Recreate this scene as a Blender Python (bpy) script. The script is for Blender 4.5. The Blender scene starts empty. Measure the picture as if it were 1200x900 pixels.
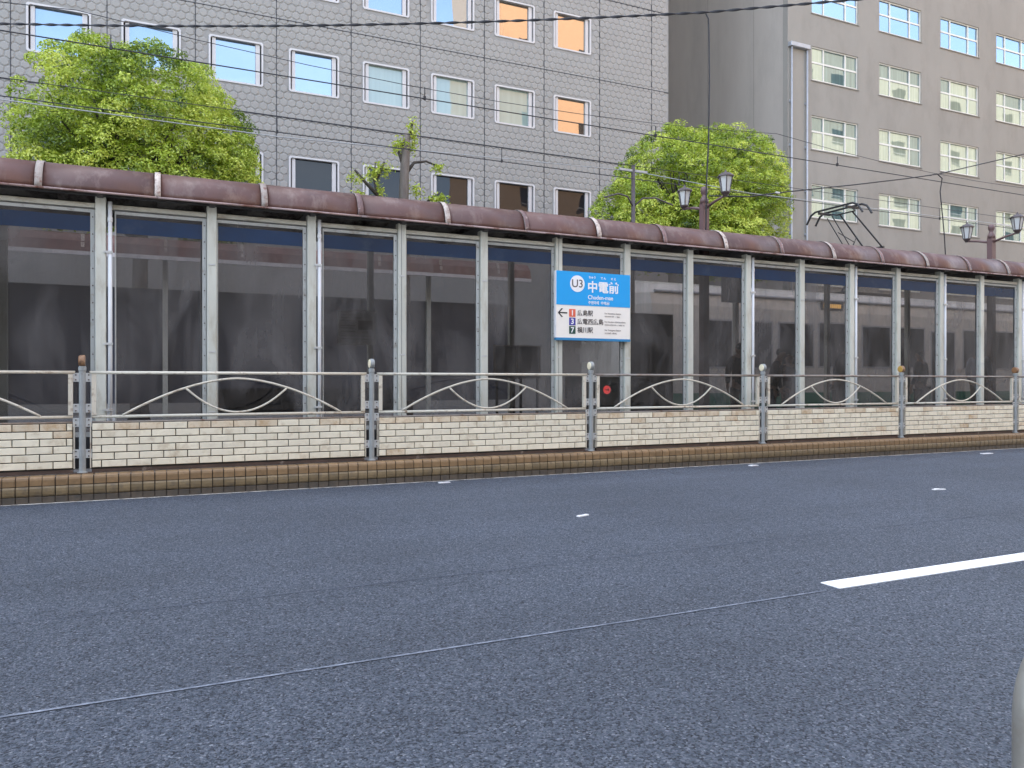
import bpy, bmesh, math, random
from mathutils import Vector, Matrix, noise as mnoise
R = math.radians
rng = random.Random(11)
scene = bpy.context.scene
col = scene.collection

# ------------------------------------------------------------------ camera, sky, sun, exposure
cam_d = bpy.data.cameras.new("camera")
cam = bpy.data.objects.new("camera", cam_d)
col.objects.link(cam)
cam_d.sensor_width = 36.0
cam_d.lens = 36.0 * 906.0 / 1200.0
cam_d.clip_start = 0.05
cam_d.clip_end = 3000
cam.location = (0, 0, 1.2)
cam.rotation_euler = (R(90 - 0.13), 0, R(-24.8))
scene.camera = cam

SUN_EL, SUN_AZ = 52.0, -38.0          # azimuth measured from +Y towards +X (the sun stands behind the office blocks)
w = bpy.data.worlds.new("World")
scene.world = w
w.use_nodes = True
wn, wl = w.node_tree.nodes, w.node_tree.links
bg = wn["Background"]
sky = wn.new("ShaderNodeTexSky")
sky.sky_type = 'NISHITA'
sky.sun_disc = False
sky.sun_elevation = R(SUN_EL)
sky.sun_rotation = R(SUN_AZ)
sky.air_density = 1.0
sky.dust_density = 1.6
sky.ozone_density = 1.0
# thin white cloud over the blue sky
tc = wn.new("ShaderNodeTexCoord")
mp = wn.new("ShaderNodeMapping"); mp.inputs['Scale'].default_value = (1.4, 1.4, 3.2)
nz = wn.new("ShaderNodeTexNoise"); nz.inputs['Scale'].default_value = 1.7; nz.inputs['Detail'].default_value = 6; nz.inputs['Roughness'].default_value = .55
rp = wn.new("ShaderNodeValToRGB"); rp.color_ramp.elements[0].position = .32; rp.color_ramp.elements[1].position = .78
rp.color_ramp.elements[0].color = (.05, .05, .05, 1); rp.color_ramp.elements[1].color = (.6, .6, .6, 1)
mx = wn.new("ShaderNodeMix"); mx.data_type = 'RGBA'
mx.inputs['B'].default_value = (5.2, 5.25, 5.3, 1)
wl.new(tc.outputs['Generated'], mp.inputs['Vector']); wl.new(mp.outputs[0], nz.inputs['Vector'])
wl.new(nz.outputs['Fac'], rp.inputs[0]); wl.new(rp.outputs[0], mx.inputs['Factor'])
wl.new(sky.outputs[0], mx.inputs['A']); wl.new(mx.outputs['Result'], bg.inputs['Color'])
bg.inputs['Strength'].default_value = 0.15

sd = bpy.data.lights.new("sun", 'SUN')
sd.energy = 3.5
sd.angle = R(0.53)
sd.color = (1.0, .95, .87)
sun = bpy.data.objects.new("sun", sd)
col.objects.link(sun)
az = R(SUN_AZ); el = R(SUN_EL)
to_sun = Vector((math.sin(az) * math.cos(el), math.cos(az) * math.cos(el), math.sin(el)))
sun.rotation_euler = to_sun.to_track_quat('Z', 'Y').to_euler()

vs = scene.view_settings
vs.view_transform = 'Standard'
vs.look = 'None'
vs.gamma = 1.0
vs.exposure = 2.5
scene.cycles.use_denoising = True
scene.cycles.max_bounces = 8
scene.cycles.transparent_max_bounces = 12
scene.cycles.caustics_reflective = False
scene.cycles.caustics_refractive = False

# ------------------------------------------------------------------ materials
M = {}
def new_mat(name):
    m = bpy.data.materials.new(name); m.use_nodes = True
    M[name] = m
    return m, m.node_tree.nodes, m.node_tree.links, m.node_tree.nodes["Principled BSDF"]

def mat(name, c, rough=.6, metal=0.0, var=.15, scale=6.0, bump=0.0, bscale=60.0, spec=.5, rand=0.0, dirt=None, dirt_lo=.5, dirt_hi=.75, dirt_scale=3.0, stretch=None):
    """Principled material: colour varied by noise, optional dirt colour in noise-shaped patches, bump, per-object variation."""
    m, n, l, p = new_mat(name)
    p.inputs['Roughness'].default_value = rough
    p.inputs['Metallic'].default_value = metal
    p.inputs['Specular IOR Level'].default_value = spec
    co = n.new("ShaderNodeTexCoord"); src = co.outputs['Object']
    if rand:
        oi = n.new("ShaderNodeObjectInfo")
        va = n.new("ShaderNodeVectorMath"); va.operation = 'ADD'
        cb = n.new("ShaderNodeCombineXYZ")
        mu = n.new("ShaderNodeMath"); mu.operation = 'MULTIPLY'; mu.inputs[1].default_value = 57.3
        l.new(oi.outputs['Random'], mu.inputs[0]); l.new(mu.outputs[0], cb.inputs[0]); l.new(mu.outputs[0], cb.inputs[2])
        l.new(src, va.inputs[0]); l.new(cb.outputs[0], va.inputs[1]); src = va.outputs[0]
    if stretch:
        mpn = n.new("ShaderNodeMapping"); mpn.inputs['Scale'].default_value = stretch
        l.new(src, mpn.inputs['Vector']); src2 = mpn.outputs[0]
    else:
        src2 = src
    t = n.new("ShaderNodeTexNoise"); t.inputs['Scale'].default_value = scale; t.inputs['Detail'].default_value = 6; t.inputs['Roughness'].default_value = .6
    l.new(src2, t.inputs['Vector'])
    r = n.new("ShaderNodeMapRange"); r.inputs[1].default_value = .25; r.inputs[2].default_value = .75
    r.inputs[3].default_value = 1 - var; r.inputs[4].default_value = 1 + var
    l.new(t.outputs['Fac'], r.inputs[0])
    fac = r.outputs[0]
    if rand:
        r2 = n.new("ShaderNodeMapRange"); r2.inputs[3].default_value = 1 - rand; r2.inputs[4].default_value = 1 + rand
        l.new(oi.outputs['Random'], r2.inputs[0])
        mm = n.new("ShaderNodeMath"); mm.operation = 'MULTIPLY'
        l.new(fac, mm.inputs[0]); l.new(r2.outputs[0], mm.inputs[1]); fac = mm.outputs[0]
    sc = n.new("ShaderNodeVectorMath"); sc.operation = 'SCALE'; sc.inputs[0].default_value = c[:3]
    l.new(fac, sc.inputs['Scale'])
    out = sc.outputs[0]
    if dirt:
        t2 = n.new("ShaderNodeTexNoise"); t2.inputs['Scale'].default_value = dirt_scale; t2.inputs['Detail'].default_value = 8; t2.inputs['Roughness'].default_value = .68
        l.new(src2, t2.inputs['Vector'])
        r3 = n.new("ShaderNodeMapRange"); r3.inputs[1].default_value = dirt_lo; r3.inputs[2].default_value = dirt_hi
        l.new(t2.outputs['Fac'], r3.inputs[0])
        mixd = n.new("ShaderNodeMix"); mixd.data_type = 'RGBA'; mixd.inputs['B'].default_value = (*dirt, 1)
        l.new(r3.outputs[0], mixd.inputs['Factor']); l.new(out, mixd.inputs['A']); out = mixd.outputs['Result']
    l.new(out, p.inputs['Base Color'])
    if bump:
        t3 = n.new("ShaderNodeTexNoise"); t3.inputs['Scale'].default_value = bscale; t3.inputs['Detail'].default_value = 4
        l.new(src, t3.inputs['Vector'])
        b = n.new("ShaderNodeBump"); b.inputs['Strength'].default_value = bump; b.inputs['Distance'].default_value = .01
        l.new(t3.outputs['Fac'], b.inputs['Height']); l.new(b.outputs[0], p.inputs['Normal'])
    return m

mat('facade', (.25, .238, .222), .7, var=.07, scale=1.2, bump=.2, bscale=80)
mat('hexagon', (.272, .256, .235), .65, var=.07, scale=.9, bump=.1, bscale=90)
mat('joint', (.05, .05, .055), .9)
mat('side_wall_lightened', (.365, .325, .285), .85, var=.08, scale=.6, bump=.3, bscale=20, dirt=(.29, .27, .235), dirt_lo=.5, dirt_hi=.8, dirt_scale=.7, stretch=(1, 1, .3))  # side wall panels, colour lightened to make up for the blocked sky
mat('render', (.256, .239, .211), .85, var=.10, scale=.5, bump=.5, bscale=26, dirt=(.20, .185, .163), dirt_lo=.5, dirt_hi=.8, dirt_scale=.8, stretch=(1, 1, .45))
mat('white_frame', (.50, .475, .465), .45, var=.05)
mat('cream_frame', (.62, .61, .56), .45, var=.05)
mat('black_gap', (.015, .015, .018), .8)
mat('steel_pipe', (.36, .37, .39), .45, metal=.3, var=.1)
mat('roof_maroon', (.098, .042, .031), .48, var=.22, scale=2.2, bump=.12, bscale=14, dirt=(.20, .135, .11), dirt_lo=.5, dirt_hi=.74, dirt_scale=3.4, rand=.12, stretch=(1.6, 1, .8))
mat('roof_lip', (.34, .25, .23), .6, var=.3, scale=9, dirt=(.14, .06, .04), dirt_lo=.5, dirt_hi=.62, dirt_scale=11, stretch=(.5, 1, 1))
mat('strip_bare', (.42, .36, .31), .6, var=.25, scale=12, dirt=(.17, .08, .06), dirt_lo=.5, dirt_hi=.66, dirt_scale=16, rand=.3)
mat('strip_maroon', (.17, .095, .085), .5, var=.25, scale=12, dirt=(.36, .28, .24), dirt_lo=.55, dirt_hi=.66, dirt_scale=16, rand=.2)
mat('roof_under', (.34, .32, .29), .8, var=.3, scale=4, dirt=(.05, .035, .03), dirt_lo=.42, dirt_hi=.6)
mat('rafter', (.10, .095, .09), .7, var=.25)
mat('column_paint', (.55, .56, .49), .45, var=.12, scale=5, dirt=(.34, .30, .21), dirt_lo=.52, dirt_hi=.78, dirt_scale=6, rand=.06, stretch=(1, 1, .3))
mat('header_paint', (.46, .45, .38), .5, var=.16, scale=7, dirt=(.20, .15, .09), dirt_lo=.52, dirt_hi=.72, dirt_scale=8, rand=.12, stretch=(.4, 1, 1))
mat('bead_paint', (.40, .41, .385), .5, var=.12, scale=8, dirt=(.20, .16, .11), dirt_lo=.55, dirt_hi=.75, dirt_scale=9, rand=.1)
mat('conduit', (.66, .67, .67), .4, var=.06)
mat('bolt', (.07, .055, .045), .6)
mat('rail_paint', (.62, .575, .465), .38, var=.12, scale=9, dirt=(.20, .115, .06), dirt_lo=.54, dirt_hi=.70, dirt_scale=9, rand=.06)
mat('rail_dark', (.26, .225, .19), .42, metal=.25, var=.2, scale=10, dirt=(.17, .09, .05), dirt_lo=.5, dirt_hi=.68, dirt_scale=8)
mat('post_galv', (.30, .315, .305), .55, metal=.1, var=.15, scale=9, dirt=(.17, .12, .08), dirt_lo=.6, dirt_hi=.75, dirt_scale=12)
mat('plate_galv', (.52, .53, .51), .5, metal=.2, var=.12, scale=20, dirt=(.25, .15, .08), dirt_lo=.58, dirt_hi=.72, dirt_scale=20)
mat('brick_white', (.80, .735, .565), .32, var=.09, scale=9, rand=.06, dirt=(.36, .25, .13), dirt_lo=.52, dirt_hi=.82, dirt_scale=5, bump=.12, bscale=50)
mat('brick_rust', (.68, .58, .42), .35, var=.10, scale=9, rand=.08, dirt=(.40, .23, .08), dirt_lo=.47, dirt_hi=.74, dirt_scale=7, bump=.12, bscale=50)
mat('mortar_dark', (.045, .042, .04), .9, var=.3, scale=20)
mat('base_steel', (.075, .048, .036), .7, var=.3, scale=8, dirt=(.30, .26, .22), dirt_lo=.58, dirt_hi=.66, dirt_scale=3)
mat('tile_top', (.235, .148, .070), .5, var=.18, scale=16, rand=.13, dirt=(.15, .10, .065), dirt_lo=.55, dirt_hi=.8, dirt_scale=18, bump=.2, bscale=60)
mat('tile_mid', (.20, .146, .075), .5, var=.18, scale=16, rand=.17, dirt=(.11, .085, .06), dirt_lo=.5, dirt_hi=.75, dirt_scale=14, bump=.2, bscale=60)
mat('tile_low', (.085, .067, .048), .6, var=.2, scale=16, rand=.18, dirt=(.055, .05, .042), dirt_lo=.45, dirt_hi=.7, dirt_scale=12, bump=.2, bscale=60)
mat('grout', (.075, .058, .045), .9, var=.2)
mat('concrete', (.36, .35, .335), .85, var=.12, scale=4, bump=.3, bscale=40)
mat('platform_top', (.28, .26, .24), .85, var=.15, scale=4)
mat('ballast', (.16, .15, .145), .9, var=.3, scale=24, bump=.8, bscale=30)
mat('rail_steel', (.30, .27, .25), .3, metal=.8)
mat('wire', (.022, .022, .025), .6)
mat('wire_pale', (.33, .34, .34), .5)
mat('lamp_purple', (.135, .082, .08), .5, var=.12, scale=6, dirt=(.28, .20, .19), dirt_lo=.6, dirt_hi=.75)
mat('lamp_dark', (.06, .045, .045), .45)
mat('lamp_glass', (.48, .50, .49), .25, var=.05)
mat('bark', (.15, .125, .105), .9, var=.3, scale=9, bump=1.0, bscale=30, stretch=(1, 1, .3))
mat('bark_dark', (.055, .045, .036), .9, var=.3, scale=9, bump=1.0, bscale=30)
mat('sign_blue', (.004, .35, .78), .35, var=.02)
mat('sign_blue_dark', (.02, .22, .46), .4, var=.05)
mat('sign_white', (.86, .82, .74), .4, var=.03)
mat('print_white', (.85, .85, .85), .4, var=0)
mat('print_black', (.02, .02, .022), .5, var=0)
mat('print_grey', (.28, .25, .24), .5, var=0)
mat('print_text', (.09, .08, .08), .5, var=0)
mat('red_box', (.72, .13, .07), .4, var=0)
mat('purple_box', (.055, .045, .30), .4, var=0)
mat('green_box', (.012, .065, .045), .4, var=0)
mat('film_blue', (.002, .022, .068), .18, var=.3, scale=1.2, dirt=(.05, .07, .10), dirt_lo=.55, dirt_hi=.9, dirt_scale=1.5, rand=.15)
mat('tram_cream', (.60, .56, .49), .35, var=.04)
mat('tram_roof', (.34, .34, .34), .6, var=.1)
mat('tram_green', (.03, .16, .10), .4, var=.05)
mat('tram_glass', (.02, .022, .026), .06, var=0, spec=.6)
mat('dark_metal', (.02, .02, .022), .5)
mat('paper', (.86, .86, .84), .7, var=.04)
mat('board_dark', (.035, .037, .05), .5)
mat('board_green', (.015, .06, .04), .5)
mat('skin', (.42, .26, .19), .6, var=.04)
mat('hair', (.015, .012, .011), .5)
mat('cloth_black', (.02, .02, .024), .85, var=.2)
mat('cloth_navy', (.025, .03, .055), .85, var=.2)
mat('cloth_grey', (.12, .12, .135), .85, var=.15)
mat('cloth_pale', (.45, .50, .60), .85, var=.08)
mat('shoe', (.03, .025, .022), .5)
mat('pipe_guard', (.24, .24, .22), .38, metal=.35, var=.18, scale=7, dirt=(.20, .18, .15), dirt_lo=.5, dirt_hi=.72, dirt_scale=9)
mat('orange_wall', (.58, .36, .21), .8, var=.06, scale=1.5)
mat('cream_wall', (.52, .49, .38), .8, var=.06, scale=1)
mat('added_base_dark', (.13, .125, .125), .7, var=.3, scale=.4)
mat('grey_wall', (.40, .41, .42), .8, var=.06, scale=1)
mat('reflector_white', (.92, .82, .58), .3, var=.06, scale=30)
mat('reflector_gold', (.55, .33, .08), .3, var=.15, scale=30)
mat('reflector_brown', (.28, .14, .06), .5, var=.25, scale=30)
mat('cap_brown', (.30, .17, .09), .55, var=.3, scale=20, dirt=(.05, .03, .02), dirt_lo=.5, dirt_hi=.65, dirt_scale=18)
mat('shirt_trim', (.3, .3, .3), .8)
mat('tarmac_far', (.09, .09, .09), .9, var=.15)

def emit(name, c, s, base=(.05, .05, .05)):
    m, n, l, p = new_mat(name)
    p.inputs['Base Color'].default_value = (*base, 1)
    p.inputs['Emission Color'].default_value = (*c, 1)
    p.inputs['Emission Strength'].default_value = s
emit('led_amber', (1, .55, .12), .35)
emit('led_red', (1, .10, .10), .30, (.4, .02, .02))

# asphalt: coarse dark stone with pale chips
def asphalt():
    m, n, l, p = new_mat('asphalt')
    co = n.new("ShaderNodeTexCoord")
    v = n.new("ShaderNodeTexVoronoi"); v.inputs['Scale'].default_value = 125; v.inputs['Randomness'].default_value = 1
    v2 = n.new("ShaderNodeTexVoronoi"); v2.inputs['Scale'].default_value = 88
    t = n.new("ShaderNodeTexNoise"); t.inputs['Scale'].default_value = .55; t.inputs['Detail'].default_value = 5
    t4 = n.new("ShaderNodeTexNoise"); t4.inputs['Scale'].default_value = 170; t4.inputs['Detail'].default_value = 3
    mp2 = n.new("ShaderNodeMapping"); mp2.inputs['Scale'].default_value = (.07, 1.6, 1)
    t5 = n.new("ShaderNodeTexNoise"); t5.inputs['Scale'].default_value = 1.0; t5.inputs['Detail'].default_value = 3
    for x in (v, v2, t, t4): l.new(co.outputs['Object'], x.inputs['Vector'])
    l.new(co.outputs['Object'], mp2.inputs['Vector']); l.new(mp2.outputs[0], t5.inputs['Vector'])
    sep = n.new("ShaderNodeSeparateColor"); l.new(v.outputs['Color'], sep.inputs[0])
    r = n.new("ShaderNodeValToRGB")
    e = r.color_ramp.elements
    e[0].position = 0; e[0].color = (.012, .018, .028, 1)
    e[1].position = 1; e[1].color = (.32, .35, .40, 1)
    x = e.new(.42); x.color = (.078, .100, .134, 1)
    x = e.new(.80); x.color = (.135, .16, .20, 1)
    x = e.new(.97); x.color = (.19, .215, .255, 1)
    l.new(sep.outputs[0], r.inputs[0])
    mr = n.new("ShaderNodeMapRange"); mr.inputs[1].default_value = .3; mr.inputs[2].default_value = .7; mr.inputs[3].default_value = .88; mr.inputs[4].default_value = 1.12
    l.new(t.outputs['Fac'], mr.inputs[0])
    mr2 = n.new("ShaderNodeMapRange"); mr2.inputs[1].default_value = .3; mr2.inputs[2].default_value = .7; mr2.inputs[3].default_value = .92; mr2.inputs[4].default_value = 1.08
    l.new(t5.outputs['Fac'], mr2.inputs[0])
    mm = n.new("ShaderNodeMath"); mm.operation = 'MULTIPLY'; l.new(mr.outputs[0], mm.inputs[0]); l.new(mr2.outputs[0], mm.inputs[1])
    sc = n.new("ShaderNodeVectorMath"); sc.operation = 'SCALE'
    l.new(r.outputs[0], sc.inputs[0]); l.new(mm.outputs[0], sc.inputs['Scale'])
    l.new(sc.outputs[0], p.inputs['Base Color'])
    p.inputs['Roughness'].default_value = .62
    p.inputs['Specular IOR Level'].default_value = .45
    ad = n.new("ShaderNodeMath"); ad.operation = 'ADD'
    l.new(v2.outputs['Distance'], ad.inputs[0]); l.new(t4.outputs['Fac'], ad.inputs[1])
    b = n.new("ShaderNodeBump"); b.inputs['Strength'].default_value = 1.0; b.inputs['Distance'].default_value = .022; b.invert = True
    l.new(ad.outputs[0], b.inputs['Height']); l.new(b.outputs[0], p.inputs['Normal'])
asphalt()

# worn paint: white paint that breaks up into gaps
def worn_paint(name, c, lo, hi, scale, stretch=(1, 1, 1), gap=(.055, .06, .07)):
    m, n, l, p = new_mat(name)
    co = n.new("ShaderNodeTexCoord")
    mp2 = n.new("ShaderNodeMapping"); mp2.inputs['Scale'].default_value = stretch
    t = n.new("ShaderNodeTexNoise"); t.inputs['Scale'].default_value = scale; t.inputs['Detail'].default_value = 8; t.inputs['Roughness'].default_value = .75
    l.new(co.outputs['Object'], mp2.inputs['Vector']); l.new(mp2.outputs[0], t.inputs['Vector'])
    r = n.new("ShaderNodeMapRange"); r.inputs[1].default_value = lo; r.inputs[2].default_value = hi
    l.new(t.outputs['Fac'], r.inputs[0])
    mi = n.new("ShaderNodeMix"); mi.data_type = 'RGBA'
    mi.inputs['A'].default_value = (*gap, 1); mi.inputs['B'].default_value = (*c, 1)
    l.new(r.outputs[0], mi.inputs['Factor']); l.new(mi.outputs['Result'], p.inputs['Base Color'])
    p.inputs['Roughness'].default_value = .7
worn_paint('paint_white', (.80, .82, .82), .22, .34, 30)
worn_paint('paint_worn', (.27, .305, .36), .42, .68, 12, (1.0, 1, 1), gap=(.09, .108, .138))
worn_paint('seam_dark', (.105, .125, .16), .36, .56, 1.1, (1, 1, 1), gap=(.045, .058, .08))
worn_paint('gutter_paint', (.60, .57, .50), .36, .56, 9, (1, 1, 1), gap=(.12, .11, .10))

# tinted, dirty plastic glazing: see-through, with a film of dirt and a weak mirror
def glazing():
    m, n, l, p = new_mat('glazing')
    n.remove(p)
    out = n['Material Output']
    co = n.new("ShaderNodeTexCoord")
    oi = n.new("ShaderNodeObjectInfo")
    cb = n.new("ShaderNodeCombineXYZ"); mu = n.new("ShaderNodeMath"); mu.operation = 'MULTIPLY'; mu.inputs[1].default_value = 31
    va = n.new("ShaderNodeVectorMath"); va.operation = 'ADD'
    l.new(oi.outputs['Random'], mu.inputs[0]); l.new(mu.outputs[0], cb.inputs[0]); l.new(mu.outputs[0], cb.inputs[1])
    l.new(co.outputs['Object'], va.inputs[0]); l.new(cb.outputs[0], va.inputs[1])
    mp2 = n.new("ShaderNodeMapping"); mp2.inputs['Scale'].default_value = (1.0, 1.0, .55); l.new(va.outputs[0], mp2.inputs['Vector'])
    t = n.new("ShaderNodeTexNoise"); t.inputs['Scale'].default_value = 1.5; t.inputs['Detail'].default_value = 7; t.inputs['Roughness'].default_value = .52; t.inputs['Distortion'].default_value = 1.1
    l.new(mp2.outputs[0], t.inputs['Vector'])
    mp3 = n.new("ShaderNodeMapping"); mp3.inputs['Scale'].default_value = (26, 1, .5); l.new(va.outputs[0], mp3.inputs['Vector'])
    t2 = n.new("ShaderNodeTexNoise"); t2.inputs['Scale'].default_value = 1.0; t2.inputs['Detail'].default_value = 5
    l.new(mp3.outputs[0], t2.inputs['Vector'])
    r = n.new("ShaderNodeMapRange"); r.inputs[1].default_value = .40; r.inputs[2].default_value = .78; r.inputs[3].default_value = .07; r.inputs[4].default_value = .80
    l.new(t.outputs['Fac'], r.inputs[0])
    r2 = n.new("ShaderNodeMapRange"); r2.inputs[1].default_value = .35; r2.inputs[2].default_value = .8; r2.inputs[3].default_value = -.03; r2.inputs[4].default_value = .10
    l.new(t2.outputs['Fac'], r2.inputs[0])
    ad = n.new("ShaderNodeMath"); ad.operation = 'ADD'; ad.use_clamp = True
    l.new(r.outputs[0], ad.inputs[0]); l.new(r2.outputs[0], ad.inputs[1])
    tr = n.new("ShaderNodeBsdfTransparent"); tr.inputs[0].default_value = (.37, .355, .345, 1)
    df = n.new("ShaderNodeBsdfDiffuse"); df.inputs[0].default_value = (.135, .13, .128, 1)
    rf = n.new("ShaderNodeBsdfRefraction"); rf.inputs['IOR'].default_value = 1.0; rf.inputs['Roughness'].default_value = .16; rf.inputs['Color'].default_value = (.37, .355, .345, 1)
    m0 = n.new("ShaderNodeMixShader"); m0.inputs[0].default_value = .4; l.new(tr.outputs[0], m0.inputs[1]); l.new(rf.outputs[0], m0.inputs[2])
    m1 = n.new("ShaderNodeMixShader"); l.new(ad.outputs[0], m1.inputs[0]); l.new(m0.outputs[0], m1.inputs[1]); l.new(df.outputs[0], m1.inputs[2])
    gl = n.new("ShaderNodeBsdfGlossy"); gl.inputs['Roughness'].default_value = .035
    t3 = n.new("ShaderNodeTexNoise"); t3.inputs['Scale'].default_value = 1.6; l.new(va.outputs[0], t3.inputs['Vector'])
    b = n.new("ShaderNodeBump"); b.inputs['Strength'].default_value = .12; b.inputs['Distance'].default_value = .05
    l.new(t3.outputs['Fac'], b.inputs['Height']); l.new(b.outputs[0], gl.inputs['Normal'])
    fr = n.new("ShaderNodeFresnel"); fr.inputs['IOR'].default_value = 1.42
    m2 = n.new("ShaderNodeMixShader"); l.new(fr.outputs[0], m2.inputs[0]); l.new(m1.outputs[0], m2.inputs[1]); l.new(gl.outputs[0], m2.inputs[2])
    l.new(m2.outputs[0], out.inputs['Surface'])
glazing()
def panel_back():
    m, n, l, p = new_mat('panel_back'); n.remove(p)
    t = n.new("ShaderNodeBsdfTransparent"); t.inputs[0].default_value = (.94, .94, .95, 1)
    l.new(t.outputs[0], n['Material Output'].inputs['Surface'])
panel_back()

# window glass of the office blocks: mirror coating over what hangs behind (blind, curtain, dark room)
def window_glass(name, behind, refl, tint=(.9, .94, .96), wob=.06, stripes=0.0):
    m, n, l, p = new_mat(name)
    n.remove(p)
    out = n['Material Output']
    co = n.new("ShaderNodeTexCoord")
    df = n.new("ShaderNodeBsdfDiffuse")
    if stripes:
        oi = n.new("ShaderNodeObjectInfo")
        cb = n.new("ShaderNodeCombineXYZ"); mu = n.new("ShaderNodeMath"); mu.operation = 'MULTIPLY'; mu.inputs[1].default_value = 91
        l.new(oi.outputs['Random'], mu.inputs[0]); l.new(mu.outputs[0], cb.inputs[0])
        va = n.new("ShaderNodeVectorMath"); va.operation = 'ADD'; l.new(co.outputs['Object'], va.inputs[0]); l.new(cb.outputs[0], va.inputs[1])
        mp2 = n.new("ShaderNodeMapping"); mp2.inputs['Scale'].default_value = (7, 1, .25); l.new(va.outputs[0], mp2.inputs['Vector'])
        t = n.new("ShaderNodeTexNoise"); t.inputs['Scale'].default_value = 1.0; t.inputs['Detail'].default_value = 3; l.new(mp2.outputs[0], t.inputs['Vector'])
        r = n.new("ShaderNodeMapRange"); r.inputs[1].default_value = .3; r.inputs[2].default_value = .7; r.inputs[3].default_value = 1 - stripes; r.inputs[4].default_value = 1 + stripes
        l.new(t.outputs['Fac'], r.inputs[0])
        sc = n.new("ShaderNodeVectorMath"); sc.operation = 'SCALE'; sc.inputs[0].default_value = behind
        l.new(r.outputs[0], sc.inputs['Scale']); l.new(sc.outputs[0], df.inputs[0])
    else:
        df.inputs[0].default_value = (*behind, 1)
    gl = n.new("ShaderNodeBsdfGlossy"); gl.inputs['Color'].default_value = (*tint, 1); gl.inputs['Roughness'].default_value = .01
    t3 = n.new("ShaderNodeTexNoise"); t3.inputs['Scale'].default_value = .8; t3.inputs['Detail'].default_value = 1; l.new(co.outputs['Object'], t3.inputs['Vector'])
    b = n.new("ShaderNodeBump"); b.inputs['Strength'].default_value = wob; b.inputs['Distance'].default_value = .1
    l.new(t3.outputs['Fac'], b.inputs['Height']); l.new(b.outputs[0], gl.inputs['Normal'])
    mxs = n.new("ShaderNodeMixShader"); mxs.inputs[0].default_value = refl
    l.new(df.outputs[0], mxs.inputs[1]); l.new(gl.outputs[0], mxs.inputs[2]); l.new(mxs.outputs[0], out.inputs['Surface'])
window_glass('glass_mirror', (.05, .08, .12), .33, tint=(.66, .83, .98))
window_glass('glass_warm_reflection', (.08, .06, .045), .34, tint=(1.0, .90, .80))  # warm tint put into the glass colour to keep the tower's reflection orange
window_glass('glass_blind', (.24, .31, .28), .10, stripes=.06)
window_glass('glass_dark', (.016, .015, .016), .03)
window_glass('glass_curtain', (.27, .31, .235), .17, stripes=.18, wob=.03)
window_glass('glass_teal', (.09, .14, .135), .15, stripes=.35, wob=.03)
window_glass('glass_sky', (.10, .14, .17), .34, tint=(.6, .8, 1.0), wob=.03)

def leaf_mat(name, dark, mid, light):
    m, n, l, p = new_mat(name)
    n.remove(p)
    out = n['Material Output']
    at = n.new("ShaderNodeAttribute"); at.attribute_name = 'tone'
    r = n.new("ShaderNodeValToRGB"); e = r.color_ramp.elements
    e[0].color = (*dark, 1); e[1].color = (*light, 1)
    x = e.new(.5); x.color = (*mid, 1)
    l.new(at.outputs['Fac'], r.inputs[0])
    d = n.new("ShaderNodeBsdfDiffuse"); t = n.new("ShaderNodeBsdfTranslucent"); g = n.new("ShaderNodeBsdfGlossy")
    g.inputs['Roughness'].default_value = .45
    l.new(r.outputs[0], d.inputs[0]); l.new(r.outputs[0], t.inputs[0])
    a = n.new("ShaderNodeMixShader"); a.inputs[0].default_value = .30; l.new(d.outputs[0], a.inputs[1]); l.new(t.outputs[0], a.inputs[2])
    b = n.new("ShaderNodeMixShader"); b.inputs[0].default_value = .05; l.new(a.outputs[0], b.inputs[1]); l.new(g.outputs[0], b.inputs[2])
    l.new(b.outputs[0], out.inputs['Surface'])
leaf_mat('leaves', (.055, .105, .012), (.36, .47, .04), (.66, .72, .13))

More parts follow.
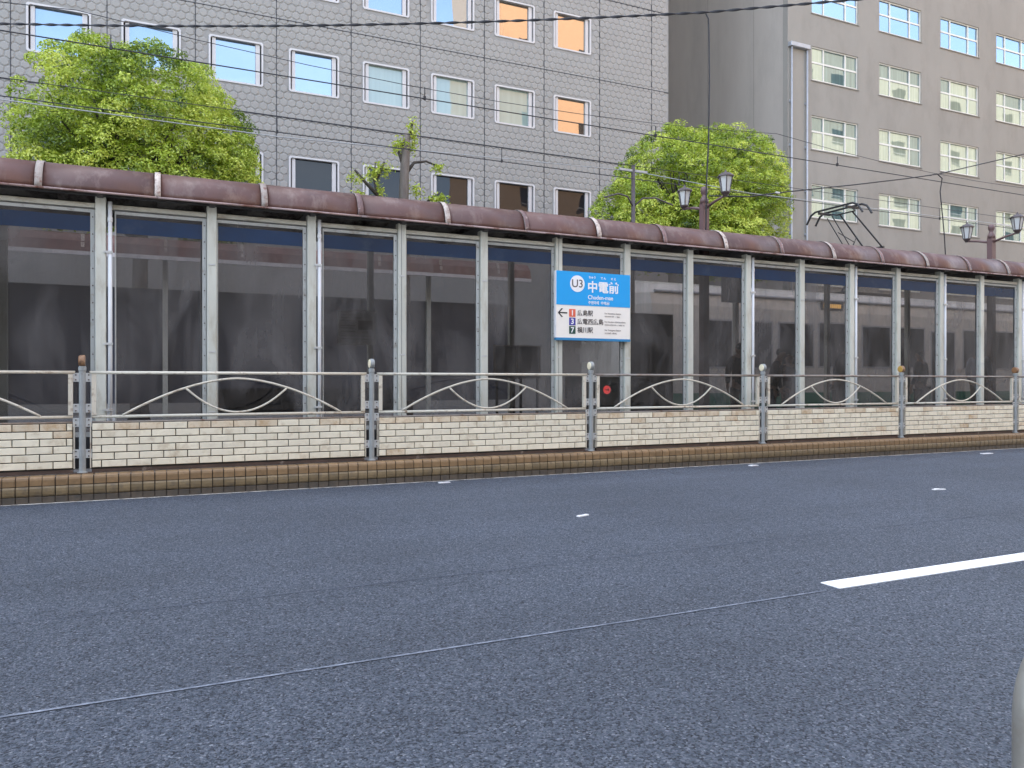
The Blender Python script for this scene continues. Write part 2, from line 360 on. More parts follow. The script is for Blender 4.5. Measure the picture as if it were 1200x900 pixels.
# ------------------------------------------------------------------ mesh helpers
class MB:
    def __init__(s): s.v = []; s.f = []; s.mi = []
    def face(s, idx, mi=0): s.f.append(tuple(idx)); s.mi.append(mi)
    def box(s, x0, y0, z0, x1, y1, z1, mi=0):
        b = len(s.v)
        s.v += [(x0, y0, z0), (x1, y0, z0), (x1, y1, z0), (x0, y1, z0), (x0, y0, z1), (x1, y0, z1), (x1, y1, z1), (x0, y1, z1)]
        for q in ((0, 3, 2, 1), (4, 5, 6, 7), (0, 1, 5, 4), (1, 2, 6, 5), (2, 3, 7, 6), (3, 0, 4, 7)): s.face([b + i for i in q], mi)
        return s
    def pillow(s, x0, y0, z0, x1, y1, z1, c, mi=0):
        """box standing on y1 whose front face (y0) has chamfered edges of width c"""
        b = len(s.v); d = min(c, abs(y1 - y0) * .8)
        s.v += [(x0, y1, z0), (x1, y1, z0), (x1, y1, z1), (x0, y1, z1), (x0, y0 + d, z0), (x1, y0 + d, z0), (x1, y0 + d, z1), (x0, y0 + d, z1),
                (x0 + c, y0, z0 + c), (x1 - c, y0, z0 + c), (x1 - c, y0, z1 - c), (x0 + c, y0, z1 - c)]
        for q in ((8, 9, 10, 11), (4, 5, 9, 8), (5, 6, 10, 9), (6, 7, 11, 10), (7, 4, 8, 11), (0, 1, 5, 4), (1, 2, 6, 5), (2, 3, 7, 6), (3, 0, 4, 7), (0, 3, 2, 1)):
            s.face([b + i for i in q], mi)
        return s
    def tube(s, pts, r, n=8, mi=0, caps=True):
        pts = [Vector(p) for p in pts]
        rr = r if isinstance(r, (list, tuple)) else [r] * len(pts)
        prev = None; rings = []
        for i, p in enumerate(pts):
            a = pts[max(i - 1, 0)]; c = pts[min(i + 1, len(pts) - 1)]
            t = (c - a).normalized()
            if prev is None:
                u = t.cross(Vector((0, 0, 1)))
                if u.length < .05: u = t.cross(Vector((1, 0, 0)))
                u.normalize()
            else:
                u = (prev - t * prev.dot(t)).normalized()
            prev = u; w2 = t.cross(u)
            b = len(s.v); rings.append(b)
            for k in range(n):
                q = 2 * math.pi * k / n
                s.v.append(tuple(p + (u * math.cos(q) + w2 * math.sin(q)) * rr[i]))
        for a, b in zip(rings, rings[1:]):
            for k in range(n): s.face((a + k, a + (k + 1) % n, b + (k + 1) % n, b + k), mi)
        if caps:
            s.face([rings[0] + k for k in range(n)][::-1], mi); s.face([rings[-1] + k for k in range(n)], mi)
        return s
    def lathe(s, c, prof, n=12, mi=0, axis='Z'):
        rings = []
        for (r, h) in prof:
            b = len(s.v); rings.append(b)
            for k in range(n):
                q = 2 * math.pi * k / n
                if axis == 'Z': s.v.append((c[0] + r * math.cos(q), c[1] + r * math.sin(q), c[2] + h))
                elif axis == 'X': s.v.append((c[0] + h, c[1] + r * math.cos(q), c[2] + r * math.sin(q)))
                else: s.v.append((c[0] + r * math.sin(q), c[1] + h, c[2] + r * math.cos(q)))
        for a, b in zip(rings, rings[1:]):
            for k in range(n): s.face((a + k, a + (k + 1) % n, b + (k + 1) % n, b + k), mi)
        s.face([rings[0] + k for k in range(n)][::-1], mi); s.face([rings[-1] + k for k in range(n)], mi)
        return s
    def mesh(s, name, mats, smooth=False):
        me = bpy.data.meshes.new(name)
        me.from_pydata(s.v, [], s.f)
        for m in (mats if isinstance(mats, (list, tuple)) else [mats]): me.materials.append(M[m])
        if any(s.mi): me.polygons.foreach_set('material_index', s.mi)
        if smooth: me.polygons.foreach_set('use_smooth', [True] * len(s.f))
        me.update()
        bm = bmesh.new(); bm.from_mesh(me); bmesh.ops.recalc_face_normals(bm, faces=bm.faces); bm.to_mesh(me); bm.free()
        return me
    def build(s, name, mats, parent=None, loc=(0, 0, 0), smooth=False):
        return link(name, s.mesh(name, mats, smooth), parent, loc)

def link(name, me, parent=None, loc=(0, 0, 0)):
    o = bpy.data.objects.new(name, me)
    o.location = loc
    if parent is not None: o.parent = parent
    col.objects.link(o)
    return o
def tag(o, label, cat, group=None):
    o['label'] = label; o['category'] = cat
    if group: o['group'] = group
    return o
def thing(name, label, cat, loc=(0, 0, 0), group=None):
    o = bpy.data.objects.new(name, None); o.empty_display_size = .2
    o.location = loc; col.objects.link(o)
    return tag(o, label, cat, group)
def structure(o): o['kind'] = 'structure'; return o
def stuff(o): o['kind'] = 'stuff'; return o
def copy_tree(o, parent=None):
    c = o.copy(); col.objects.link(c)
    if parent is not None: c.parent = parent
    for ch in list(o.children): copy_tree(ch, c)
    return c
def text(name, body, size, mat_name, parent, loc, align='CENTER', bold=0.0, sx=1.0):
    """flat lettering standing upright and facing the road (-Y)"""
    c = bpy.data.curves.new(name, 'FONT')
    c.body = body; c.size = size; c.align_x = align; c.align_y = 'CENTER'; c.offset = bold; c.extrude = .0008
    c.materials.append(M[mat_name])
    o = bpy.data.objects.new(name, c); o.location = loc; o.rotation_euler = (R(90), 0, 0); o.scale = (sx, 1, 1)
    o.parent = parent; col.objects.link(o)
    me = bpy.data.meshes.new_from_object(o)          # lettering as plain mesh
    mo = bpy.data.objects.new(name, me); mo.location = loc; mo.rotation_euler = o.rotation_euler; mo.scale = o.scale; mo.parent = parent
    bpy.data.objects.remove(o); bpy.data.curves.remove(c)
    mo.name = name; col.objects.link(mo)
    return mo

# ------------------------------------------------------------------ key distances (Y = distance from the camera's kerbside, X along the street)
KERB, FENCE, COLY = 8.89, 9.02, 9.556
PITCH = 1.129; C0 = -0.533               # shelter columns: C0 + i * PITCH
ZPLAT = .27
TRK1, TRK2 = 12.56, 15.4

# ------------------------------------------------------------------ ground
def sheet(name, x0, y0, x1, y1, z, m, nx=1):
    b = MB()
    for i in range(nx):
        xa = x0 + (x1 - x0) * i / nx; xb = x0 + (x1 - x0) * (i + 1) / nx
        k = len(b.v); b.v += [(xa, y0, z), (xb, y0, z), (xb, y1, z), (xa, y1, z)]; b.face((k, k + 1, k + 2, k + 3))
    return structure(b.build(name, m))
sheet('ground', -900, -900, 900, 900, -.02, 'tarmac_far')
sheet('road', -120, 1.16, 160, KERB + .03, 0, 'asphalt')
b = MB(); b.box(-120, .98, -.01, 160, 1.16, .15); structure(b.build('pavement_kerb', 'concrete'))
b = MB(); b.box(-120, -5, -.01, 160, .98, .146); structure(b.build('pavement', 'concrete'))
sheet('gutter_line', -30, KERB - .055, 120, KERB + .02, .004, 'gutter_paint')

# painted dashes and worn line on the near lane edge
def dash(x0, x1, y, wd):
    k = MB(); k.box(x0, y - wd / 2, .0, x1, y + wd / 2, .005)
    return k
for i, x0 in enumerate((3.61, 13.6, 23.6, 33.6)):
    structure(dash(x0, x0 + 5.0, 3.345, .145).build('lane_marking', 'paint_white'))
b = MB()
for i in range(60):
    xa = -8 + i * .195
    if xa + .195 > 3.60: break
    o1, o2 = mnoise.noise((xa * .7, 3.3, 0)) * .012, mnoise.noise(((xa + .195) * .7, 3.3, 0)) * .012
    k = len(b.v); wv = .008
    b.v += [(xa, 3.275 - wv + o1, .004), (xa + .195, 3.275 - wv + o2, .004), (xa + .195, 3.275 + wv + o2, .004), (xa, 3.275 + wv + o1, .004)]
    b.face((k, k + 1, k + 2, k + 3))
structure(b.build('worn_line_marking', 'paint_worn'))
b = MB()
for i in range(300):
    xa = -12 + i * .195
    f = lambda x: 4.52 + mnoise.noise((x * .35, 8.1, 0)) * .05
    k = len(b.v); wv = .007
    b.v += [(xa, f(xa) - wv, .003), (xa + .195, f(xa + .195) - wv, .003), (xa + .195, f(xa + .195) + wv, .003), (xa, f(xa) + wv, .003)]
    b.face((k, k + 1, k + 2, k + 3))
structure(b.build('paving_seam', 'seam_dark'))
# little white temporary lane tabs lying on the asphalt
tabs = [((3.48, 6.02), (.13, .035), 20, 'white marker tab lying alone on the road below the blue and white sign'),
        ((7.94, 5.83), (.15, .04), -12, 'white marker tab lying in the far lane above the painted dash'),
        ((7.80, 8.62), (.15, .06), 8, 'crumpled white scrap by the kerb below the fence post with a pale round reflector'),
        ((3.13, 8.70), (.14, .05), 5, 'white scrap lying in the gutter below the second brick panel'),
        ((12.65, 8.42), (.22, .07), -4, 'white scrap in the gutter at the far end below the last whole brick panel')]
for (p, s, a, lab) in tabs:
    k = MB(); n0 = 5
    for i in range(n0):
        xa = -s[0] / 2 + s[0] * i / n0; xb = -s[0] / 2 + s[0] * (i + 1) / n0
        za, zb = .004 + .008 * abs(mnoise.noise((xa * 30, p[0], 0))), .004 + .008 * abs(mnoise.noise((xb * 30, p[0], 0)))
        k.box(xa, -s[1] / 2, 0, xb, s[1] / 2, max(za, zb) + .004)
    o = tag(k.build('paper_scrap', 'print_white', loc=(p[0], p[1], .001)), lab, 'scrap', 'white scraps on the asphalt')
    o.rotation_euler.z = R(a)

# ------------------------------------------------------------------ tram platform with its tiled edge
b = MB(); b.box(-60, KERB + .035, -.01, 90, 11.2, ZPLAT - .012)
platform = structure(b.build('platform', 'platform_top'))
b = MB(); b.box(-60, KERB + .012, -.005, 90, KERB + .0345, ZPLAT - .014); b.build('grout_bed', 'grout', platform)
TW = .1125
def tile_mesh(row):
    k = MB(); g = .0045; x0, x1 = g, TW - g
    if row == 0:    # rounded nosing
        prof = [(KERB + .02, .176), (KERB - .006, .176), (KERB - .006, .232), (KERB - .001, .25), (KERB + .012, .263), (KERB + .03, .268), (KERB + .11, .269), (KERB + .11, .25)]
    elif row == 1:  # bulging middle
        prof = [(KERB + .02, .074), (KERB - .001, .074), (KERB - .012, .09), (KERB - .016, .12), (KERB - .014, .15), (KERB - .006, .169), (KERB + .02, .169)]
    else:
        prof = [(KERB + .02, -.01), (KERB - .004, -.01), (KERB - .004, .062), (KERB - .002, .067), (KERB + .02, .067)]
    n = len(prof)
    for x in (x0, x1):
        k.v += [(x, y, z) for y, z in prof]
    for i in range(n): k.face((i, (i + 1) % n, n + (i + 1) % n, n + i))
    k.face(list(range(n))[::-1]); k.face([n + i for i in range(n)])
    return k
XT0 = -3.6; NIND = 100
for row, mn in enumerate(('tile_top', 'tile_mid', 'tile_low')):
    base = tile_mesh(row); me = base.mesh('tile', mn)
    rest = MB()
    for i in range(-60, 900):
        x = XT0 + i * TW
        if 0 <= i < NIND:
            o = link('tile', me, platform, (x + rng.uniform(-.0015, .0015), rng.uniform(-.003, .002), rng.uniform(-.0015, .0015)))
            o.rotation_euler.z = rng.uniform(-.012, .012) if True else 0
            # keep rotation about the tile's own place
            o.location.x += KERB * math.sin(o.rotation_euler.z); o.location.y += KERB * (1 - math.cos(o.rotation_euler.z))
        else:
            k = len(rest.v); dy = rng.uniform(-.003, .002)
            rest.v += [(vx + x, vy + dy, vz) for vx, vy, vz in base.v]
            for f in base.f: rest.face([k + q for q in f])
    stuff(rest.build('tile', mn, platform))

# ------------------------------------------------------------------ fence: posts, steel sections with arches, brick panels
BW, BH = .234, .0765
brick_cache = {}
def brick_mesh(wd, mn):
    key = (round(wd, 3), mn)
    if key not in brick_cache:
        brick_cache[key] = MB().pillow(0, -.012, 0, wd, .012, BH - .009, .004).mesh('brick', mn)
    return brick_cache[key]
P0, PP = -.672, 3.006
knob_kind = ['cap_brown', 'reflector_white', 'reflector_white', 'reflector_white', 'reflector_gold', 'reflector_brown', 'reflector_gold', 'reflector_white', 'reflector_white', 'reflector_white']
post_lab = ['leftmost fence post, its round cap weathered brown', 'grey fence post with pale reflector between the two widest brick panels in view',
            'grey fence post with pale reflector under the blue and white sign', 'grey fence post with pale round reflector right of the sign, the fourth one along',
            'fence post with golden round reflector, the fifth one along', 'fence post with brown rusty round reflector at the right edge of the picture']
sec_lab = ['fence section cut off by the left edge, tail of an arch over bricks', 'fence section with arch and cream brick panel between the two posts at the left',
           'fence section with arch and brick panel left of the post under the sign', 'fence section with arch and brick panel right of the post under the sign',
           'fence section with arch and brick panel between the pale and the golden reflector posts', 'fence section with arch and brick panel between the golden and the brown reflector posts',
           'fence section starting beyond the brown reflector post at the right edge']
def fence_post(i):
    x = P0 + i * PP
    t = thing('fence_post', post_lab[i], 'post', (x, FENCE, ZPLAT), 'fence posts along the platform edge')
    k = MB(); k.lathe((0, 0, 0), [(.05, 0), (.05, .012), (.034, .018), (.032, .03), (.032, 1.045), (.037, 1.05), (.037, 1.085), (.02, 1.10)], 14)
    k.build('pole', 'post_galv', t, smooth=False)
    kn = knob_kind[i]
    h = MB(); h.lathe((-.024, 0, 1.15), [(.054, 0), (.058, .006), (.058, .044), (.052, .05)], 18, axis='X'); h.tube([(0, 0, 1.09), (0, 0, 1.11)], .02, 10)
    cap = h.build('reflector_housing', 'cap_brown' if i in (0, 4, 5) else 'post_galv', t)
    f = MB(); f.lathe((-.033, 0, 1.15), [(.042, 0), (.051, .004), (.051, .0085)], 18, axis='X'); f.build('reflector', kn if i else 'reflector_brown', cap)
    # stub plates bolted to the sections
    for s in (-1, 1):
        for z in (.98, .665, .52, .20):
            q = MB(); q.box(min(s * .030, s * .085), -.010, z - .045, max(s * .030, s * .085), -.004, z + .045)
            pl = q.build('bracket', 'plate_galv', t)
            bo = MB()
            for dz in (-.025, .025): bo.lathe((s * .058, -.018, z + dz), [(.008, 0), (.008, .009)], 6, axis='Y')
            stuff(bo.build('bolt', 'bolt', pl))
    k = MB(); k.box(-.11, -.05, -.002, .11, .05, .006); k.build('base_plate', 'base_steel', t)
for i in range(6): fence_post(i)

def fence_section(i):
    xa = P0 + i * PP + .085; xb = P0 + (i + 1) * PP - .085; W = xb - xa
    t = thing('fence_section', sec_lab[i + 1], 'fence', (xa, FENCE, ZPLAT), 'fence sections along the platform edge')
    zt, zb = 1.03, .575
    k = MB(); k.tube([(-.02, 0, zt), (W + .02, 0, zt)], .0175, 10); k.build('top_rail', 'rail_dark' if i > 1 else 'rail_paint', t, smooth=True)
    k = MB(); k.tube([(-.0, 0, zb), (W, 0, zb)], .017, 10); k.build('bottom_rail', 'rail_paint', t, smooth=True)
    k = MB(); k.tube([(0, 0, zb - .055), (W, 0, zb - .055)], .011, 8); k.build('lower_strip', 'rail_dark', t, smooth=True)
    for x in (.02, W - .02):
        k = MB(); k.box(x - .021, -.019, zb + .018, x + .021, .019, zt - .019); k.build('upright', 'rail_paint', t)
    cx = W / 2; hs = 1.135
    A = []
    for q in range(33):
        u = -1 + 2 * q / 32
        A.append((cx + hs * u, -.004, zb + .012 + .385 * (1 - abs(u) ** 1.75)))
    k = MB(); k.tube(A, .0125, 8); k.build('arch', 'rail_paint', t, smooth=True)
    Bq = []
    hs2 = .525; z_end = zb + .012 + .385 * (1 - (hs2 / hs) ** 1.75)
    for q in range(25):
        u = -1 + 2 * q / 24
        Bq.append((cx + hs2 * u, -.006, zb + .028 + (z_end - zb - .035) * abs(u) ** 2.0))
    k = MB(); k.tube(Bq, .011, 8); k.build('inner_arc', 'rail_paint', t, smooth=True)
    # brick panel
    z0 = .052; nrow = 6
    k = MB(); k.box(-.012, .006, z0 - .012, W + .012, .05, z0 + nrow * BH + .004)
    k.build('panel_backing', 'mortar_dark', t)
    k = MB(); k.box(-.016, -.012, z0 - .004, -.006, .052, z0 + nrow * BH + .010); k.box(W + .006, -.012, z0 - .004, W + .016, .052, z0 + nrow * BH + .010)
    k.build('panel_edge', 'rail_paint', t)
    k = MB(); k.box(0, .0, .002, W, .045, z0 - .014)
    k.build('panel_foot', 'base_steel', t)
    for r_ in range(nrow):
        off = .205 if (nrow - 1 - r_) % 2 == 0 else .088
        edges = [0.0, off]
        while edges[-1] + BW < W - .03: edges.append(edges[-1] + BW)
        edges.append(W)
        for a, c in zip(edges, edges[1:]):
            wd = c - a - .009
            if wd < .02: continue
            mn = 'brick_rust' if (r_ == nrow - 1 and rng.random() < .55) or rng.random() < .04 else 'brick_white'
            o = link('brick', brick_mesh(wd, mn), t, (a + .0045, -.004 + rng.uniform(-.002, .002), z0 + r_ * BH + .0045))
for i in range(-1, 6): fence_section(i)

# ------------------------------------------------------------------ shelter
shelter = thing('tram_shelter', 'long tram stop shelter with curved maroon roof and dark tinted panels', 'shelter', (0, COLY, ZPLAT))
def sp(k, name, m, parent=None, smooth=False):
    """a part of the shelter given in world coordinates"""
    k.v = [(x, y - COLY, z - ZPLAT) for x, y, z in k.v]
    return k.build(name, m, parent or shelter, smooth=smooth)
I0, I1 = -3, 24
YC, ZC, RA, RB = 9.70, 3.235, .34, .335
def roof_profile(off=0.0):
    P = []
    for q in range(11):
        a = R(90 * q / 10)
        P.append((YC - (RA + off) * math.cos(a), ZC + (RB + off) * math.sin(a)))
    for y in (10.2, 10.6): P.append((y, ZC + RB + off + .02))
    for q in range(11):
        a = R(90 - 90 * q / 10)
        P.append((11.0 + (RA + off) * math.cos(a), ZC + (RB + off) * math.sin(a)))
    return P
def extrude_profile(P, x0, x1, th):
    """sheet of thickness th following the outline P between x0 and x1"""
    k = MB(); n = len(P)
    Q = []
    for j, (y, z) in enumerate(P):
        a = P[max(j - 1, 0)]; c = P[min(j + 1, n - 1)]
        t = Vector((c[0] - a[0], c[1] - a[1])).normalized(); nn = Vector((t.y, -t.x))
        Q.append((y + nn.x * th, z + nn.y * th))
    for x in (x0, x1): k.v += [(x, y, z) for y, z in P] + [(x, y, z) for y, z in Q]
    o = 2 * n
    for j in range(n - 1):
        k.face((j, j + 1, o + j + 1, o + j)); k.face((n + j, n + j + 1, o + n + j + 1, o + n + j), 1)
        k.face((j, j + 1, n + j + 1, n + j), 1); k.face((o + j, o + j + 1, o + n + j + 1, o + n + j), 1)
    k.face((0, n, o + n, o)); k.face((n - 1, 2 * n - 1, o + 2 * n - 1, o + n - 1))
    return k
PR = roof_profile(); PS = roof_profile(.012)
for i in range(I0, I1):
    xm0 = C0 + (i - .5) * PITCH; xm1 = xm0 + PITCH
    sp(extrude_profile(PR, xm0 + .0015, xm1 - .0015, .008), 'roof_sheet', ['roof_maroon', 'roof_under'], smooth=True)
    bare = (i in (0, 2, 4)) or (i in (1, 5, 7, 9) and True)
    wv = .035 if i not in (1, 5) else .03
    sp(extrude_profile(PS, xm0 - wv, xm0 + wv, .009), 'joint_strip', ['strip_bare' if i < 3 else ('strip_maroon' if i % 2 else 'strip_bare'), 'roof_under'], smooth=True)
    # lip
    k = MB(); k.tube([(xm0 + .002, YC - RA - .004, ZC - .006), (xm1 - .002, YC - RA - .004, ZC - .006)], .013, 8); sp(k, 'roof_lip', 'roof_lip', smooth=True)
# rafters and purlins under the roof
for i in range(I0, I1):
    x = C0 + i * PITCH
    k = MB(); k.box(x - .03, 9.42, 3.20, x + .03, 11.25, 3.30); sp(k, 'rafter', 'rafter')
for y in (9.9, 10.6, 11.2):
    k = MB(); k.box(C0 + (I0 - .4) * PITCH, y - .03, 3.305, C0 + (I1 - .6) * PITCH, y + .03, 3.37); sp(k, 'purlin', 'rafter')
ZH1, ZH0 = 3.145, 3.092          # header beam
ZG1, ZG0 = 3.045, .66           # glazing
pipes = {0, 2, 8, 10, 12, 14, 16}
pane_me = {}
for i in range(I0, I1):
    x = C0 + i * PITCH
    k = MB(); k.pillow(x - .052, COLY - .06, ZPLAT, x + .052, COLY + .05, 3.215, .006); co_ = sp(k, 'column', 'column_paint')
    if i in (3, 5):              # columns made of two angles: a visible seam and small plates
        k = MB(); k.box(x - .012, COLY - .063, ZPLAT, x - .008, COLY - .0605, 3.2); sp(k, 'seam', 'joint', co_)
    if i in pipes:
        k = MB(); k.tube([(x + .092, COLY - .05, ZPLAT), (x + .092, COLY - .05, 3.17)], .022, 10); pp = sp(k, 'drain_pipe', 'conduit', smooth=True)
        for z in (2.62, 1.62, .9):
            k = MB(); k.box(x + .03, COLY - .078, z - .012, x + .118, COLY - .0615, z + .012); sp(k, 'clamp', 'plate_galv', pp)
        k = MB(); k.lathe((x + .092, COLY - .05, 2.95), [(.026, 0), (.026, .05)], 10); sp(k, 'coupling', 'conduit', pp)
    else:
        for z in (2.55, 1.55, .86):
            k = MB(); k.box(x - .035, COLY - .066, z - .009, x + .035, COLY - .0605, z + .009); sp(k, 'clamp', 'plate_galv', co_)
    xa, xb = x + (.135 if i in pipes else .055), x + PITCH - .055
    k = MB(); k.pillow(xa - (.07 if i in pipes else 0), COLY - .035, ZH0, xb, COLY + .03, ZH1, .006); sp(k, 'header_beam', 'header_paint')
    # glazing frame: top bar, bead with screws on the right side, thin bead on the left
    k = MB(); k.box(xa, COLY - .012, ZG1, xb, COLY + .012, ZH0 - .012); fr = sp(k, 'glazing_bar', 'bead_paint')
    k = MB(); k.box(xb - .045, COLY - .022, ZG0, xb - .003, COLY + .01, ZG1 + .02); br = sp(k, 'glazing_bead', 'bead_paint')
    bo = MB()
    nb = 13
    for q in range(nb):
        bo.lathe((xb - .022, COLY - .028, ZG0 + .1 + q * (ZG1 - ZG0 - .15) / (nb - 1)), [(.008, 0), (.008, .007)], 6, axis='Y')
    stuff(sp(bo, 'screw', 'bolt', br))
    k = MB(); k.box(xa, COLY - .018, ZG0, xa + .014, COLY + .01, ZG1 - .002); sp(k, 'glazing_bead', 'bead_paint')
    k = MB(); k.box(xa, COLY - .012, ZG0 - .05, xb, COLY + .012, ZG0 - .003); sp(k, 'glazing_bar', 'bead_paint')
    k = MB(); k.box(xa + .002, COLY - .004, ZG0, xb - .004, COLY + .002, ZG1); k.mi = [1, 1, 0, 1, 1, 1]; sp(k, 'tinted_panel', ['glazing', 'panel_back'])
    k = MB(); k.box(x + .053, COLY - .02, ZPLAT, x + PITCH - .053, COLY + .02, ZG0 - .055); sp(k, 'skirt_panel', 'dark_metal')
    # blue film along the top of the panel
    k = MB(); k.box(xa + .016, COLY - .0085, 2.84, xb - .046, COLY - .0045, 3.005); sp(k, 'blue_film', 'film_blue')
# rear columns on the track side
for i in range(I0, I1, 2):
    x = C0 + i * PITCH
    k = MB(); k.box(x - .04, 11.06, ZPLAT, x + .04, 11.14, 3.2); sp(k, 'rear_column', 'column_paint')

# ------------------------------------------------------------------ stop name sign
SX, SZ0, SW, SH = 5.03, 1.785, 1.205, .96
SY = COLY - .125
sign = thing('station_sign', 'blue and white stop name board with U3 roundel and black arrow', 'sign', (SX, SY, SZ0))
k = MB(); k.box(0, 0, .035, SW, .055, SH); k.build('board', 'sign_white', sign)
k = MB(); k.box(0, -.004, .49, SW, -.0005, SH); k.build('blue_field', 'sign_blue', sign)
k = MB(); k.box(-.002, -.006, 0, SW + .002, .057, .0345); k.build('bottom_edge', 'sign_blue_dark', sign)
k = MB(); k.box(-.010, -.003, .035, -.0005, .056, SH); k.build('side_edge', 'print_white', sign)
U = lambda u: u * SW
V = lambda v: SH * (1 - v)
yy = -.0055
k = MB(); k.lathe((U(.275), -.0075, V(.175)), [(.116, 0), (.116, .003)], 40, axis='Y'); k.build('roundel', 'print_white', sign)
text('lettering', 'U3', .155, 'print_text', sign, (U(.275), -.0085, V(.178)), bold=.0012)
text('lettering', '中電前', .170, 'print_white', sign, (U(.625), yy, V(.222)), bold=.004, sx=1.03)
text('lettering', 'ちゅう', .040, 'print_white', sign, (U(.475), yy, V(.072)), bold=.0008)
text('lettering', 'で ん', .040, 'print_white', sign, (U(.625), yy, V(.076)), bold=.0008)
text('lettering', 'ま え', .040, 'print_white', sign, (U(.765), yy, V(.08)), bold=.0008)
text('lettering', 'Chuden-mae', .082, 'print_white', sign, (U(.415), yy, V(.365)), align='LEFT', bold=.001, sx=.98)
text('lettering', '주덴마에  中电前', .052, 'print_white', sign, (U(.42), yy, V(.445)), align='LEFT', bold=.0008, sx=.93)
# arrow
yy = -.002
k = MB(); ax, az_ = U(.025), V(.605)
k.box(ax + .01, yy - .001, az_ - .009, ax + .142, yy + .0015, az_ + .009)
for s in (-1, 1):
    b0 = len(k.v)
    for yv in (yy - .0012, yy + .0015):
        k.v += [(ax - .006, yv, az_), (ax + .016, yv, az_), (ax + .075, yv, az_ + s * .058), (ax + .052, yv, az_ + s * .062)]
    k.face((b0, b0 + 1, b0 + 2, b0 + 3)); k.face((b0 + 4, b0 + 5, b0 + 6, b0 + 7))
    for q in range(4): k.face((b0 + q, b0 + (q + 1) % 4, b0 + 4 + (q + 1) % 4, b0 + 4 + q))
k.build('arrow', 'print_black', sign)
rows = [('1', 'red_box', '広島駅', 'For Hiroshima Station', '히로시마역 방면・广岛站', .603), ('3', 'purple_box', '広電西広島', 'For Hiroden-nishi-hiroshima', '히로덴니시히로시마・广电西广岛', .727),
        ('7', 'green_box', '横川駅', 'For Yokogawa Station', '요코가와역・横川站', .85)]
for d, bm_, jp, en, kr, v in rows:
    k = MB(); k.box(U(.168), yy - .001, V(v) - .054, U(.252), yy + .0015, V(v) + .054); k.build('number_square', bm_, sign)
    text('lettering', d, .105, 'print_white', sign, (U(.21), yy - .0022, V(v) - .003), bold=.0025)
    text('lettering', jp, .088, 'print_text', sign, (U(.275), yy - .001, V(v) - .002), align='LEFT', bold=.0012, sx=.97)
    text('lettering', en, .034, 'print_grey', sign, (U(.645), yy - .001, V(v - .012)), align='LEFT', sx=.9)
    text('lettering', kr, .026, 'print_grey', sign, (U(.645), yy - .001, V(v + .035)), align='LEFT', sx=.9)

# ------------------------------------------------------------------ things on the platform behind the tinted panels
def flat_board(name, label, cat, x0, x1, z0, z1, y, m, frame=None, lines=None, legs=False):
    t = thing(name, label, cat, (x0, y, ZPLAT))
    W, h0, h1 = x1 - x0, z0 - ZPLAT, z1 - ZPLAT
    k = MB(); k.box(0, 0, h0, W, .03, h1); k.build('board', m, t)
    if frame:
        k = MB(); q = .018
        k.box(-q, -.006, h0 - q, W + q, .032, h0 - .0005); k.box(-q, -.006, h1 + .0005, W + q, .032, h1 + q); k.box(-q, -.006, h0, -.0005, .032, h1); k.box(W + .0005, -.006, h0, W + q, .032, h1)
        k.build('frame', frame, t)
    if lines:
        k = MB()
        for (u0, v0, u1, v1) in lines: k.box(W * u0, -.003, h0 + (h1 - h0) * v0, W * u1, -.0005, h0 + (h1 - h0) * v1)
        k.build('print', 'print_grey', t)
    if legs:
        for x in (.03, W - .03):
            k = MB(); k.box(x - .015, .0, 0, x + .015, .028, h0 - .019); k.build('leg', 'dark_metal', t)
    return t
ln = [(.08, .86, .5, .9), (.08, .78, .6, .81), (.08, .70, .42, .73), (.52, .45, .9, .72), (.08, .55, .45, .57), (.08, .48, .40, .50), (.08, .38, .44, .40), (.08, .25, .85, .27), (.08, .16, .8, .18)]
flat_board('notice_sheet', 'white printed notice sheet on the panel over the second fence post', 'notice', 2.06, 2.54, 1.67, 2.09, COLY + .03, 'paper', None, ln)
flat_board('timetable_frame', 'dark framed timetable board standing left of the blue sign', 'board', 4.45, 4.78, 1.27, 1.72, 10.2, 'board_dark', 'rail_dark', None, True)
flat_board('timetable_frame', 'dark framed timetable board half behind the column left of the blue sign', 'board', 4.83, 5.16, 1.27, 1.72, 10.2, 'board_dark', 'rail_dark', None, True)
flat_board('advert_board', 'large dark advertising board behind the panel right of the blue sign', 'board', 6.72, 7.62, .75, 2.28, 10.3, 'board_dark', 'rail_dark')
tb = flat_board('route_board', 'dark green board with red arrow disc and figure 8 under the blue sign', 'board', 5.30, 6.30, .80, 1.28, COLY + .09, 'board_green')
text('lettering', '8', .13, 'print_white', tb, (.27, -.004, .82), bold=.001)
k = MB(); k.lathe((.68, -.004, .82), [(.062, 0), (.062, .003)], 24, axis='Y'); dsk = k.build('red_disc', 'led_red', tb)
k = MB(); k.box(.645, -.007, .814, .70, -.0045, .826)
k.box(.69, -.007, .80, .708, -.0045, .84); k.build('arrow', 'print_white', dsk)
t = thing('hanging_display', 'dark box shaped departure display hanging from the shelter roof', 'display', (9.05, 10.5, 3.2))
k = MB(); k.pillow(-.19, -.08, -.62, .19, .08, -.12, .01); k.build('housing', 'dark_metal', t)
for x in (-.1, .1):
    k = MB(); k.tube([(x, 0, -.12), (x, 0, 0)], .012, 8); k.build('hanger', 'dark_metal', t)
# bench
t = thing('bench', 'long dark platform bench behind the panels at the left', 'bench', (0.6, 10.55, ZPLAT))
k = MB(); k.box(0, -.2, .40, 2.6, .2, .44); k.build('seat', 'board_dark', t)
k = MB(); k.box(0, .17, .5, 2.6, .20, .85); k.build('backrest', 'board_dark', t)
for x in (.15, 1.3, 2.45):
    k = MB(); k.box(x - .02, -.16, 0, x + .02, .168, .399); k.build('leg', 'dark_metal', t)

